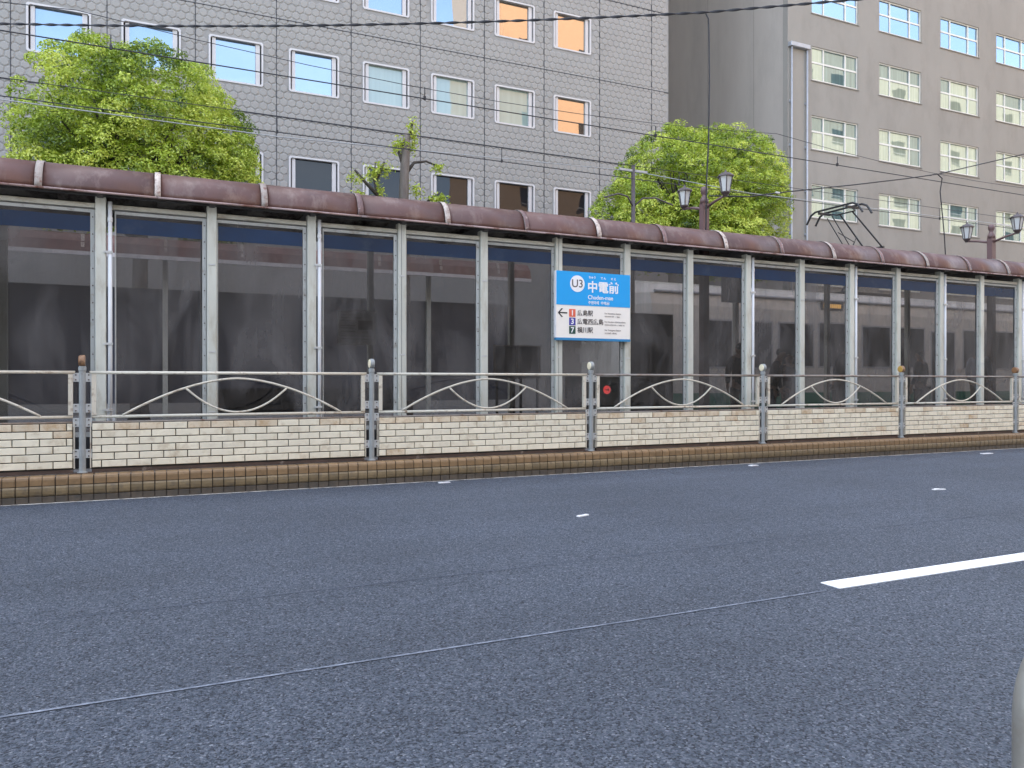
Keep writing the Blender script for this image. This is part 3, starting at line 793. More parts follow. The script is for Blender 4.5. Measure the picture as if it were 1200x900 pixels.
# ------------------------------------------------------------------ people waiting on the platform
def skin_obj(name, verts, edges, radii, m, parent, root=0, sub=1):
    me = bpy.data.meshes.new(name); me.from_pydata(verts, edges, [])
    me.materials.append(M[m])
    o = link(name, me, parent)
    md = o.modifiers.new('skin', 'SKIN'); md.use_smooth_shade = True
    for i, r in enumerate(radii):
        sv = me.skin_vertices[0].data[i]
        sv.radius = r if isinstance(r, tuple) else (r, r); sv.use_root = (i == root)
    s2 = o.modifiers.new('smooth', 'SUBSURF'); s2.levels = sub; s2.render_levels = sub
    return o
def person(label, x, y, h, rot, top, legs_m, lean=0.0, bag=False):
    t = thing('person', label, 'person', (x, y, ZPLAT), 'people waiting on the platform')
    t.rotation_euler.z = R(rot); s = h / 1.70; t.scale = (s, s, s)
    ly = lambda z: -lean * max(0, z - .9)
    V_, E_, Rr = [], [], []
    def add(p, r, prev=None):
        V_.append((p[0], p[1] + ly(p[2]), p[2])); Rr.append(r)
        if prev is not None: E_.append((prev, len(V_) - 1))
        return len(V_) - 1
    pelvis = add((0, 0, .92), (.145, .10)); belly = add((0, 0, 1.06), (.13, .095), pelvis); chest = add((0, 0, 1.26), (.155, .105), belly)
    neck0 = add((0, .0, 1.41), (.075, .065), chest); neck = add((0, -.01, 1.47), (.05, .05), neck0); head = add((0, -.025, 1.55), (.078, .088), neck); crown = add((0, -.02, 1.635), (.07, .08), head)
    nose = add((0, -.125, 1.555), (.012, .014), head)
    joints = {}
    for sd_ in (-1, 1):
        sh = add((sd_ * .17, .0, 1.38), (.062, .06), neck0); elb = add((sd_ * .215, .02, 1.12), (.045, .045), sh); wr = add((sd_ * .205, -.08, .90), (.028, .03), elb)
        palm = add((sd_ * .20, -.10, .84), (.020, .036), wr); joints[sd_] = V_[palm]
        ear = add((sd_ * .082, -.015, 1.55), (.01, .02), head)
        hip = add((sd_ * .085, 0, .86), (.085, .085), pelvis); knee = add((sd_ * .09, -.015, .49), (.055, .06), hip); ank = add((sd_ * .095, .01, .09), (.038, .042), knee); toe = add((sd_ * .11, -.12, .035), (.038, .028), ank)
        for fi, (dx, ln_) in enumerate(((-.026, .065), (-.009, .078), (.009, .072), (.026, .056))):
            a = add((sd_ * .20 + .0, -.10 + dx, .805), (.009, .009), palm); c = add((sd_ * .192, -.105 + dx, .805 - ln_ * .55), (.0085, .0085), a); add((sd_ * .178, -.11 + dx, .805 - ln_), (.0075, .0075), c)
        th = add((sd_ * .185, -.145, .835), (.0095, .0095), palm); add((sd_ * .175, -.16, .80), (.0085, .0085), th)
    skin_obj('body', V_, E_, Rr, 'skin', t)
    # jacket or shirt
    V2, E2, R2 = [], [], []
    def add2(p, r, prev=None):
        V2.append((p[0], p[1] + ly(p[2]), p[2])); R2.append(r)
        if prev is not None: E2.append((prev, len(V2) - 1))
        return len(V2) - 1
    a = add2((0, 0, .84), (.165, .125)); c = add2((0, 0, 1.06), (.152, .118), a); d = add2((0, 0, 1.26), (.175, .125), c); e = add2((0, 0, 1.405), (.088, .08), d); add2((0, 0, 1.44), (.066, .062), e)
    for sd_ in (-1, 1):
        sh = add2((sd_ * .172, 0, 1.38), (.075, .074), e); el_ = add2((sd_ * .217, .02, 1.12), (.058, .058), sh); add2((sd_ * .206, -.07, .93), (.042, .044), el_)
    skin_obj('jacket', V2, E2, R2, top, t)
    V3, E3, R3 = [(0, 0, .93)], [], [(.155, .115)]
    for sd_ in (-1, 1):
        n0 = len(V3)
        V3 += [(sd_ * .088, 0, .82), (sd_ * .092, -.015, .49), (sd_ * .096, .01, .12)]; R3 += [(.10, .10), (.072, .076), (.06, .064)]
        E3 += [(0, n0), (n0, n0 + 1), (n0 + 1, n0 + 2)]
    skin_obj('trousers', V3, E3, R3, legs_m, t)
    hb = [(0, .01 + ly(1.5), 1.53), (0, .015 + ly(1.6), 1.60), (0, -.015 + ly(1.65), 1.662)]
    skin_obj('hair', hb, [(0, 1), (1, 2)], [(.07, .06), (.092, .088), (.074, .084)], 'hair', t)
    for sd_ in (-1, 1):
        k = MB(); k.lathe((sd_ * .03, -.108 + ly(1.57), 1.572), [(.003, 0), (.009, .004), (.009, .01)], 8, axis='Y'); k.build('eye', 'hair', t)
        k = MB(); k.pillow(sd_ * .105 - .045, -.17, 0, sd_ * .105 + .045, .07, .075, .012); k.build('shoe', 'shoe', t)
    k = MB(); k.box(-.024, -.117 + ly(1.5), 1.508, .024, -.10 + ly(1.5), 1.514); k.build('mouth', 'red_box', t)
    return t
person('person in dark clothes half hidden by the column right of the hanging display', 9.42, 10.75, 1.66, 150, 'cloth_black', 'cloth_black')
person('person in black with head bowed just right of the column with the white drain pipe', 10.0, 10.6, 1.55, 40, 'cloth_black', 'cloth_navy', .25)
person('short person in dark clothes standing before the cream tram windows', 10.62, 10.8, 1.48, -20, 'cloth_navy', 'cloth_black')
person('tall person in a navy jacket leaning forward below the amber tram display', 11.75, 10.7, 1.78, 70, 'cloth_navy', 'cloth_grey', .35)
person('person in a pale blue shirt near the right end of the platform', 15.9, 10.75, 1.74, 100, 'cloth_pale', 'cloth_black')
person('person in a grey jacket two bays left of the pale blue shirt', 14.15, 10.8, 1.6, 190, 'cloth_grey', 'cloth_black')

# ------------------------------------------------------------------ tracks
sheet('track_bed', -120, 11.22, 160, 16.9, .02, 'ballast')
for y in (TRK1 - .72, TRK1 + .72, TRK2 - .72, TRK2 + .72):
    k = MB(); k.box(-120, y - .035, .0, 160, y + .035, .09); structure(k.build('track', 'rail_steel'))
b = MB(); b.box(-60, 16.85, -.01, 90, 18.1, .26); structure(b.build('far_platform', 'platform_top'))
sheet('far_road', -120, 18.12, 160, 21.8, .006, 'tarmac_far')
b = MB(); b.box(-120, 21.8, -.01, 160, 40, .14); structure(b.build('far_pavement', 'concrete'))

# ------------------------------------------------------------------ tram on the far track
def tram():
    X0, X1 = 9.25, 33.0
    t = thing('tram', 'cream tram standing behind the shelter with its pantograph raised', 'tram', (X0, TRK2, 0))
    L = X1 - X0; hw = 1.2
    k = MB()
    sec = [(-hw, .35), (-hw, 2.95), (-hw + .05, 3.2), (-hw + .22, 3.42), (-.6, 3.52), (.6, 3.52), (hw - .22, 3.42), (hw - .05, 3.2), (hw, 2.95), (hw, .35)]
    n = len(sec)
    xs = [(0, .55, .10), (.25, .82, .03), (.7, 1, 0), (L - .7, 1, 0), (L - .25, .82, .03), (L, .55, .10)]
    for (x, s, dz) in xs: k.v += [(x, y * s, z - dz if z > 1 else z) for y, z in sec]
    for a in range(len(xs) - 1):
        for j in range(n): k.face((a * n + j, a * n + (j + 1) % n, (a + 1) * n + (j + 1) % n, (a + 1) * n + j))
    k.face(range(n)); k.face([(len(xs) - 1) * n + j for j in range(n)])
    body = k.build('body', 'tram_cream', t)
    k = MB(); k.box(.75, -hw - .006, .36, L - .75, -hw - .0005, .95); k.build('skirt_band', 'tram_green', t)
    k = MB(); k.tube([(.8, -hw + .03, 3.235), (L - .8, -hw + .03, 3.235)], .035, 8); k.build('rain_gutter', 'tram_roof', t)
    x = 1.15
    doors = {1.15, }
    i = 0
    def win(xa, wd, z0, z1, name='window'):
        f = MB(); q = .04
        f.box(xa - q, -hw - .012, z0 - q, xa + wd + q, -hw - .0004, z0); f.box(xa - q, -hw - .012, z1, xa + wd + q, -hw - .0004, z1 + q)
        f.box(xa - q, -hw - .012, z0, xa, -hw - .0004, z1); f.box(xa + wd, -hw - .012, z0, xa + wd + q, -hw - .0004, z1)
        o = f.build(name, 'tram_roof', t)
        g = MB(); g.box(xa, -hw - .006, z0, xa + wd, -hw - .0006, z1); g.build('pane', 'tram_glass', o)
    seq = [(2.08, .86, 1.56), (3.63, .52, 1.55), (4.4, .52, 1.6), (5.2, .28, 1.6), (5.7, .93, 1.6)]
    for (xa, wd, z0) in seq: win(xa, wd, z0, 2.62 if wd < .9 else 2.66)
    xa = 7.2
    while xa < L - 1.6:
        if int(xa * 10) % 47 < 10: win(xa, .9, .55, 2.55, 'door'); xa += 1.3
        else: win(xa, .98, 1.6, 2.62); xa += 1.3
    # destination display
    k = MB(); k.box(5.75, -hw - .02, 3.0, 6.5, -hw - .0006, 3.2); d_ = k.build('display_box', 'dark_metal', t)
    k = MB()
    for q in range(9): k.box(5.82 + q * .068, -hw - .024, 3.05, 5.868 + q * .068, -hw - .0205, 3.15)
    k.build('lit_text', 'led_amber', d_)
    for xx in (2.5, 5, L - 5, L - 2.5):
        k = MB(); k.lathe((xx, -.68, .39), [(.30, 0), (.34, .02), (.34, .1), (.30, .12)], 20, axis='Y'); k.build('wheel', 'dark_metal', t)
    # pantograph, built about X=17.2-9.25
    k = MB(); px = 17.1 - X0
    hz = 5.93
    pg = MB(); pg.box(px - .45, -.45, 3.53, px + 1.5, .45, 3.62); base = pg.build('pantograph_base', 'dark_metal', t)
    low = MB()
    for y in (-.28, .28): low.tube([(px + .15, y * .9, 3.62), (px + 1.15, y, 4.93)], .026, 8)
    low.tube([(px + 1.15, -.34, 4.93), (px + 1.15, .34, 4.93)], .035, 8)
    low.build('lower_arm', 'dark_metal', t)
    up = MB()
    for y in (-.28, .28):
        up.tube([(px + 1.15, y, 4.95), (px + .1, y * .75, 5.84)], .022, 8)
    up.build('upper_arm', 'dark_metal', t)
    st = MB()
    st.tube([(px + .25, -.12, 4.75), (px - .55, -.10, 5.70)], .014, 6); st.tube([(px + .45, .12, 4.6), (px - .5, .10, 5.66)], .014, 6)
    st.tube([(px + .25, -.12, 4.75), (px + .15, -.12, 3.62)], .014, 6); st.tube([(px + .45, .12, 4.6), (px + .35, .12, 3.62)], .014, 6)
    st.tube([(px - .2, .0, 5.28), (px + .42, 0, 5.06), (px + .5, 0, 5.22)], .012, 6)
    st.tube([(px + .42, 0, 5.06), (px + .25, 0, 4.8), (px + .12, 0, 4.72)], .016, 6)
    st.build('control_rod', 'dark_metal', t)
    for dx in (-.12, .22):
        hd = MB(); pts = []
        for q in range(13):
            u = -1 + q / 6
            zz = hz + .01 - (.0 if abs(u) < .72 else ((abs(u) - .72) / .28) ** 1.6 * .30)
            pts.append((px - .25 + dx, u * .95, zz))
        hd.tube(pts, .028, 8); hd.build('collector_bow', 'dark_metal', t)
    hd = MB(); hd.box(px - .42, -.5, hz - .09, px + .02, -.44, hz - .03); hd.box(px - .42, .44, hz - .09, px + .02, .5, hz - .03)
    hd.tube([(px + .1, -.3, 5.84), (px - .2, -.46, hz - .06)], .02, 6); hd.tube([(px + .1, .3, 5.84), (px - .2, .46, hz - .06)], .02, 6); hd.tube([(px + .1, -.3, 5.84), (px + .1, .3, 5.84)], .02, 6)
    hd.build('head_frame', 'dark_metal', t)
tram()

# ------------------------------------------------------------------ second shelter beyond the tracks
t = thing('far_shelter', 'low maroon roofed shelter seen dimly beyond the tracks through the panels', 'shelter', (-12, 17.4, .26))
k = MB(); P2 = [(-.55, 3.45), (-.5, 3.65), (-.35, 3.8), (-.1, 3.86), (.5, 3.86), (.6, 3.8), (.6, 3.74), (-.1, 3.78), (-.42, 3.6), (-.47, 3.45)]
n = len(P2)
for x in (0, 20.3): k.v += [(x, y, z) for y, z in P2]
for j in range(n): k.face((j, (j + 1) % n, n + (j + 1) % n, n + j))
k.face(range(n)); k.face([n + j for j in range(n)])
k.build('roof', 'roof_maroon', t)
for q in range(14):
    x = .6 + q * 1.45
    k = MB(); k.box(x - .03, -.53, 3.50, x + .03, -.515, 3.62); k.box(x - .03, -.50, 3.62, x + .03, -.45, 3.78); k.build('joint_strip', 'strip_bare', t)
    if q % 2 == 0:
        k = MB(); k.box(x - .05, .35, 0, x + .05, .45, 3.76); k.build('column', 'column_paint', t)
k = MB(); k.box(0, -.56, 3.37, 20.3, -.50, 3.448); k.build('eaves_trim', 'white_frame', t)
k = MB(); k.box(0, .48, .5, 20.3, .5, 2.9); k.build('rear_panel', 'board_dark', t)

# ------------------------------------------------------------------ office block with hexagon tiled precast panels
def left_building():
    Y = 27.56; X1 = 20.19; XL = -90; TOP = 46
    t = thing('hexagon_tiled_office', 'grey office block clad in hexagon tiles with square white framed windows', 'building', (0, Y, 0))
    wins = []
    for j in range(-4, 8):
        x = -3.52 + 2.587 * j
        for r_, (z0, h) in enumerate(((11.29, 1.46), (14.67, 1.46), (18.05, 1.46), (6.9, 2.13))):
            wins.append((x, z0, 1.70, h, j, r_))
    # wall between x limits: built as panels around the window openings, each precast panel is a part
    joints_x = [-3.94 + 2.583 * j for j in range(-4, 10)]
    joints_z = [6.55, 10.335, 13.71, 17.09, 20.5]
    xs = joints_x + [X1]
    for a, (xa, xb) in enumerate(zip(xs, xs[1:])):
        for (za, zb) in zip(joints_z, joints_z[1:]):
            k = MB(); g = .012
            inside = [w_ for w_ in wins if xa < w_[0] + w_[2] / 2 < xb and za < w_[1] + w_[3] / 2 < zb]
            if inside:
                wx, wz, ww, wh = inside[0][:4]
                k.box(xa + g, 0, za + g, wx, .16, zb - g); k.box(wx + ww, 0, za + g, xb - g, .16, zb - g)
                k.box(wx, 0, za + g, wx + ww, .16, wz); k.box(wx, 0, wz + wh, wx + ww, .16, zb - g)
            else: k.box(xa + g, 0, za + g, xb - g, .16, zb - g)
            k.build('wall_panel', 'facade', t)
    # core mass behind, and plain wall beyond the frame
    k = MB(); k.box(XL, .32, 0, X1 - .01, 24, TOP); k.box(xs[0] - .02, .1605, 6.5, X1 - .011, .3195, 20.55)
    k.build('core', 'joint', t)
    k = MB(); k.box(XL, 0, 0, xs[0] - .012, .319, TOP); k.box(xs[0], 0, 0, X1, .319, 6.54); k.box(xs[0], 0, 20.56, X1, .319, TOP)
    k.build('wall', 'facade', t)
    k = MB(); k.box(X1 - .008, .0, 0, X1, 24, TOP); k.build('side_wall', 'facade', t)
    # hexagon tiles, each a low six-sided cushion
    S = .272; rr = S / math.sqrt(3); rowh = rr * 1.5
    k = MB(); row = 0; z = 6.62
    cosn = [(math.cos(R(60 * q + 30)), math.sin(R(60 * q + 30))) for q in range(6)]
    while z < 20.4:
        x = -9.0 + (S / 2 if row % 2 else 0)
        while x < X1 - S * .45:
            ok = True
            for (wx, wz, ww, wh, _, _) in wins:
                if wx - .10 < x < wx + ww + .10 and wz - .10 < z < wz + wh + .10: ok = False; break
            if ok:
                b0 = len(k.v); dy = rng.uniform(-.002, .002)
                k.v += [(x + c * rr * .94, -.0005, z + s * rr * .94) for c, s in cosn] + [(x + c * rr * .72, -.020 + dy, z + s * rr * .72) for c, s in cosn]
                for q in range(6): k.face((b0 + q, b0 + (q + 1) % 6, b0 + 6 + (q + 1) % 6, b0 + 6 + q))
                k.face([b0 + 6 + q for q in range(6)])
            x += S
        z += rowh; row += 1
    stuff(k.build('hexagonal_tile', 'hexagon', t))
    # joint sealant lines
    for x in joints_x:
        k = MB(); k.box(x - .013, -.023, 6.5, x + .013, .0, 20.5); k.build('panel_joint', 'joint', t)
    for z in joints_z[1:-1]:
        k = MB(); k.box(joints_x[0], -.0245, z - .016, X1, -.0015, z + .016); k.build('panel_joint', 'joint', t)
    # windows
    for (wx, wz, ww, wh, j, r_) in wins:
        f = MB(); q = .038; c = .05
        # outer frame ring with clipped corners
        ring_o = [(c, 0), (ww - c, 0), (ww, c), (ww, wh - c), (ww - c, wh), (c, wh), (0, wh - c), (0, c)]
        for yv in (-.035, .10):
            f.v += [(wx + x - (.02 if x < ww / 2 else -.02), yv, wz + z_ - (.02 if z_ < wh / 2 else -.02)) for x, z_ in ring_o]
            f.v += [(wx + q + (x / ww) * (ww - 2 * q), yv, wz + q + (z_ / wh) * (wh - 2 * q)) for x, z_ in ring_o]
        for q8 in range(8):
            n8 = (q8 + 1) % 8
            f.face((q8, n8, 8 + n8, 8 + q8)); f.face((16 + q8, 16 + n8, 24 + n8, 24 + q8)); f.face((q8, n8, 16 + n8, 16 + q8)); f.face((8 + q8, 8 + n8, 24 + n8, 24 + q8))
        o = f.build('window', 'white_frame', t)
        s_ = MB(); s_.box(wx + .09, .03, wz + q, wx + .205, .13, wz + wh - q); s_.build('jamb', 'white_frame', o)
        s_ = MB(); s_.box(wx + ww - .225, .03, wz + q, wx + ww - .085, .13, wz + wh - q); s_.build('jamb', 'white_frame', o)
        s_ = MB(); s_.box(wx + .206, .05, wz + q, wx + ww - .226, .13, wz + q + .03); s_.build('sill', 'white_frame', o)
        s_ = MB(); s_.box(wx + q - .005, .12, wz + q, wx + .0895, .14, wz + wh - q); s_.build('dark_gap', 'joint', o)
        s_ = MB(); s_.box(wx + ww - .0845, .12, wz + q, wx + ww - q + .005, .14, wz + wh - q); s_.build('dark_gap', 'joint', o)
        if r_ == 3: gm = 'glass_dark'
        elif r_ >= 1: gm = 'glass_mirror' if j < 6 else 'glass_warm_reflection'
        else: gm = 'glass_mirror' if j < 4 else ('glass_warm_reflection' if j == 7 else 'glass_blind')
        s_ = MB(); s_.box(wx + .206, .10, wz + q + .031, wx + ww - .226, .112, wz + wh - q); s_.build('pane', gm, o)
left_building()

# ------------------------------------------------------------------ rendered office block at the right
def right_building():
    X0, Y, TOP = 26.13, 26.67, 46
    t = thing('rendered_office', 'brownish grey rendered office block with rows of six pane white windows', 'building', (X0, Y, 0))
    xs = [1.46 + 4.41 * j for j in range(9)]; ww = 2.98
    zs = [4.07, 7.23, 8.83 + .0, 12.0, 15.2, 18.3]
    zs = [(5.70, 1.56), (8.84, 1.56), (12.00, 1.56), (15.20, 1.56), (18.30, 1.56)]
    L = 52
    # wall as strips around the openings
    k = MB(); zp = 0
    for (z0, h) in zs:
        k.box(0, 0, zp, L, .3, z0); zp = z0 + h
        xp = 0
        for x in xs: k.box(xp, 0, z0, x, .3, z0 + h); xp = x + ww
        k.box(xp, 0, z0, L, .3, z0 + h)
    k.box(0, 0, zp, L, .3, TOP)
    k.build('wall', 'render', t)
    k = MB(); k.box(-.004, .301, 0, L, 26, TOP); k.build('core', 'side_wall_lightened', t)
    k = MB()
    for y in (2.2, 5.6, 9.0): k.box(-.012, y - .012, 0, .0, y + .012, TOP)
    k.build('wall_joint', 'render', t)
    r2 = random.Random(5)
    cols = (0, .265, .735, 1.0)
    for c_, x in enumerate(xs):
        for r_, (z0, h) in enumerate(zs):
            f = MB(); q = .055
            f.box(x - .02, .05, z0 - .02, x + ww + .02, .13, z0 + q); f.box(x - .02, .05, z0 + h - q, x + ww + .02, .13, z0 + h + .02)
            f.box(x - .02, .05, z0 + q, x + q, .13, z0 + h - q); f.box(x + ww - q, .05, z0 + q, x + ww + .02, .13, z0 + h - q)
            zm = z0 + h * .54
            f.box(x + q, .06, zm - .04, x + ww - q, .13, zm + .04)
            for u in cols[1:3]:
                f.box(x + ww * u - .035, .055, z0 + q, x + ww * u + .035, .13, zm - .04); f.box(x + ww * u - .035, .055, zm + .04, x + ww * u + .035, .13, z0 + h - q)
            o = f.build('window', 'cream_frame', t)
            k = MB(); k.box(x - .05, -.04, z0 - .06, x + ww + .05, .049, z0 - .021); k.build('sill', 'render', o)
            for a in range(3):
                for zz in range(2):
                    za, zb = (z0 + q, zm - .04) if zz == 0 else (zm + .04, z0 + h - q)
                    xa = x + (q if a == 0 else ww * cols[a] + .035); xb = x + (ww - q if a == 2 else ww * cols[a + 1] - .035)
                    if r_ >= 4: gm = 'glass_sky'
                    elif zz == 1: gm = 'glass_teal' if r2.random() < (.75 if c_ < 2 else .3) else 'glass_curtain'
                    else: gm = 'glass_curtain' if r2.random() < .75 else 'glass_teal'
                    g = MB(); g.box(xa, .085 + zz * .02 + (.012 if a == 1 else 0), za, xb, .095 + zz * .02 + (.012 if a == 1 else 0), zb); g.build('pane', gm, o)
    # exposed pipe frame on the corner
    fr = MB(); fr.tube([(.14, -.10, 0), (.14, -.10, 16.45)], .045, 8); fr.tube([(1.08, -.10, 0), (1.08, -.10, 16.45)], .045, 8); fr.build('drain_pipe', 'steel_pipe', t, smooth=True)
    fr = MB(); fr.pillow(.02, -.2, 16.46, 1.2, -.001, 16.66, .02); fr.build('gutter_box', 'steel_pipe', t)
    fr = MB()
    for z in range(4, 16, 2):
        for x in (.14, 1.08): fr.box(x - .07, -.055, z - .05, x + .07, -.0008, z + .05)
    fr.build('pipe_bracket', 'steel_pipe', t)
right_building()

# ------------------------------------------------------------------ buildings across the street (behind the photographer), seen mirrored in the windows
def mirror_building(name, label, x0, x1, z1, yf, m, wm, px, pz, ww, wh, added_base_h=0):
    t = thing(name, label, 'building', (x0, yf, 0))
    L = x1 - x0
    if added_base_h:
        k = MB(); k.box(-.2, -13, 0, L + .2, .12, added_base_h); k.build('added_dark_base', 'added_base_dark', t)  # unseen dark base, added to keep reflections in the shelter panels dark
    k = MB(); k.box(0, -14, 0, L, 0, z1); k.box(-.1, -14.1, z1, L + .1, .1, z1 + .5); k.build('wall', m, t)
    me = MB().box(0, -.02, 0, ww, .06, wh).mesh('window', wm)
    fm = MB().box(-.06, .0, -.1, ww + .06, .14, -.02).mesh('sill', 'white_frame')
    z = 3.2 if not added_base_h else added_base_h + 1.2
    while z + wh < z1 - .5:
        x = px * .3
        while x + ww < L - .4:
            o = link('window', me, t, (x, 0, z)); link('sill', fm, o); x += px
        z += pz
mirror_building('orange_brick_tower', 'orange brick tower across the street, mirrored in the right hand square windows', 30, 56, 52, -12, 'orange_wall', 'glass_dark', 6.5, 7.2, 1.2, 1.5, 10)
mirror_building('cream_apartment_block', 'cream apartment block across the street, mirrored in the six pane windows', 60, 108, 41, -13, 'cream_wall', 'glass_dark', 5.2, 3.2, 2.0, 1.5, 9)
mirror_building('low_grey_building', 'low grey building across the street, mirrored in the tinted shelter panels', -46, 27, 13, -11, 'grey_wall', 'glass_dark', 4.6, 3.4, 2.2, 1.6, 9)

# ------------------------------------------------------------------ trees
def limb(k, a, b_, r0, r1, bend=.15, n=5):
    a, b_ = Vector(a), Vector(b_); L = (b_ - a).length
    off = Vector((rng.uniform(-1, 1), rng.uniform(-1, 1), rng.uniform(-.2, .5))) * bend * L
    pts, rr = [], []
    for q in range(n + 1):
        u = q / n; pts.append(a.lerp(b_, u) + off * math.sin(math.pi * u)); rr.append(r0 + (r1 - r0) * u)
    k.tube(pts, rr, 7)
def add_leaf(V_, F_, T_, p, up, size, tone, rg):
    d = Vector((rg.gauss(0, 1), rg.gauss(0, 1), rg.gauss(0, 1))).normalized()
    nrm = (up * .9 + Vector((rg.gauss(0, .38), rg.gauss(0, .38), rg.gauss(0, .38)))).normalized()
    a = d - nrm * d.dot(nrm)
    if a.length < .1: return
    a.normalize(); c = nrm.cross(a)
    l_, w_ = size, size * .42
    b0 = len(V_)
    V_ += [tuple(p - a * l_ * .5), tuple(p + c * w_ * .5 - nrm * size * .06), tuple(p + a * l_ * .5 - nrm * size * .12), tuple(p - c * w_ * .5 - nrm * size * .06)]
    F_.append((b0, b0 + 1, b0 + 2)); F_.append((b0, b0 + 2, b0 + 3))
    T_ += [tone] * 4
def leaf_mesh(name, V_, F_, T_, parent):
    me = bpy.data.meshes.new(name); me.from_pydata(V_, [], F_)
    at = me.attributes.new('tone', 'FLOAT', 'POINT'); at.data.foreach_set('value', T_)
    me.materials.append(M['leaves'])
    return stuff(link(name, me, parent))
def crown_tree(label, x, y, cz, rx, ry, rz, seed, nclump, lobes, group):
    rg = random.Random(seed)
    t = thing('camphor_tree', label, 'tree', (x, y, .14), group)
    k = MB(); base = Vector((0, 0, 0)); cz -= .14
    k.tube([(0, 0, -.05), (.02, 0, .4), (.0, .03, 1.6), (.05, 0, cz - rz * .75), (.05, 0, cz)], [.30, .22, .19, .17, .10], 10)
    k.build('trunk', 'bark', t, smooth=True)
    k = MB(); tips = []
    for q in range(16):
        a = rg.uniform(0, 2 * math.pi); e = rg.uniform(-.25, 1.0)
        tip = Vector((math.cos(a) * rx * .58 * math.cos(e), math.sin(a) * ry * .58 * math.cos(e), cz + rz * .6 * math.sin(e)))
        st = Vector((.05, 0, cz - rz * rg.uniform(.3, .9)))
        limb(k, st, tip, .085, .02, .12); mid = st.lerp(tip, .55)
        for s_ in range(3):
            tip2 = tip + Vector((rg.uniform(-1, 1) * rx * .2, rg.uniform(-1, 1) * ry * .2, rg.uniform(-.3, .6) * rz * .25))
            limb(k, mid, tip2, .035, .01, .12)
    k.build('limb', 'bark_dark', t, smooth=True)
    V_, F_, T_ = [], [], []
    seen = []
    tries = 0
    while len(seen) < nclump and tries < nclump * 40:
        tries += 1
        lb = lobes[rg.randrange(len(lobes))]
        d = Vector((rg.gauss(0, 1), rg.gauss(0, 1), rg.gauss(0, 1))).normalized()
        if d.z < -.55: continue
        rad = rg.uniform(.84, 1.0) if rg.random() < .88 else rg.uniform(.5, .84)
        c = Vector((lb[0] + d.x * lb[3] * rad, lb[1] + d.y * lb[4] * rad, lb[2] + d.z * lb[5] * rad))
        # hollow gaps
        if mnoise.noise(c * .75 + Vector((seed, 0, 0))) < -.33: continue
        if any((c - s_).length < .275 for s_ in seen): continue
        inner = False
        for l2 in lobes:
            if l2 is lb: continue
            q = ((c.x - l2[0]) / l2[3]) ** 2 + ((c.y - l2[1]) / l2[4]) ** 2 + ((c.z - l2[2]) / l2[5]) ** 2
            if q < .55: inner = True
        if inner and rg.random() < .8: continue
        seen.append(c)
        tone_c = min(1, max(0, .56 + .70 * mnoise.noise(c * .9 + Vector((0, seed, 0))) + rg.gauss(0, .22)))
        cr = rg.uniform(.18, .30)
        outd = d
        face_d = (outd * .55 + Vector((0, 0, .6))).normalized()
        for q in range(rg.randint(100, 130)):
            v = Vector((rg.gauss(0, 1), rg.gauss(0, 1), rg.gauss(0, 1))).normalized()
            if v.dot(face_d) < -.25: v = -v
            p = c + Vector((v.x, v.y, v.z * .8)) * cr * rg.uniform(.72, 1.05)
            upv = (v * .75 + Vector((0, 0, .45))).normalized()
            add_leaf(V_, F_, T_, p, upv, rg.uniform(.055, .10), min(1, max(0, tone_c + rg.gauss(0, .13) + .10 * v.z)), rg)
    for q in range(int(nclump * .38)):          # leafage inside the crown
        lb = lobes[rg.randrange(len(lobes))]
        v = Vector((rg.gauss(0, 1), rg.gauss(0, 1), rg.gauss(0, 1))).normalized() * rg.uniform(.35, .78)
        c = Vector((lb[0] + v.x * lb[3], lb[1] + v.y * lb[4], lb[2] + v.z * lb[5])); tn = rg.uniform(.25, .7)
        for u in range(26):
            p = c + Vector((rg.gauss(0, .2), rg.gauss(0, .2), rg.gauss(0, .16)))
            add_leaf(V_, F_, T_, p, Vector((0, 0, 1)), rg.uniform(.10, .18), min(1, max(0, tn + rg.gauss(0, .12))), rg)
    leaf_mesh('crown', V_, F_, T_, t)
    return t
TY = 20.5
crown_tree('large rounded green street tree above the roof at the left', -.35, TY, 6.6, 2.9, 2.6, 2.6, 3, 1150,
           [(-.95, 0, 6.75, 1.6, 2.1, 2.2), (.35, -.2, 6.8, 1.75, 2.3, 2.15), (1.5, .1, 6.2, 1.2, 1.9, 1.95), (-1.55, .1, 5.7, 1.05, 1.7, 1.6), (1.85, 0, 5.3, .95, 1.4, 1.3), (.1, -.4, 5.6, 2.0, 2.2, 1.4)], 'round crowned street trees')
crown_tree('large rounded green street tree behind the twin lantern lamp post', 16.1, TY, 6.8, 3.4, 2.6, 2.7, 8, 1400,
           [(-.9, 0, 7.0, 1.75, 2.2, 2.25), (.9, -.2, 7.15, 1.85, 2.3, 2.2), (1.75, .0, 6.85, 1.15, 2.0, 2.0), (-2.35, .1, 5.9, 1.25, 1.7, 1.6), (2.05, 0, 5.5, 1.1, 1.6, 1.6), (0, -.3, 5.6, 2.2, 2.2, 1.6)], 'round crowned street trees')

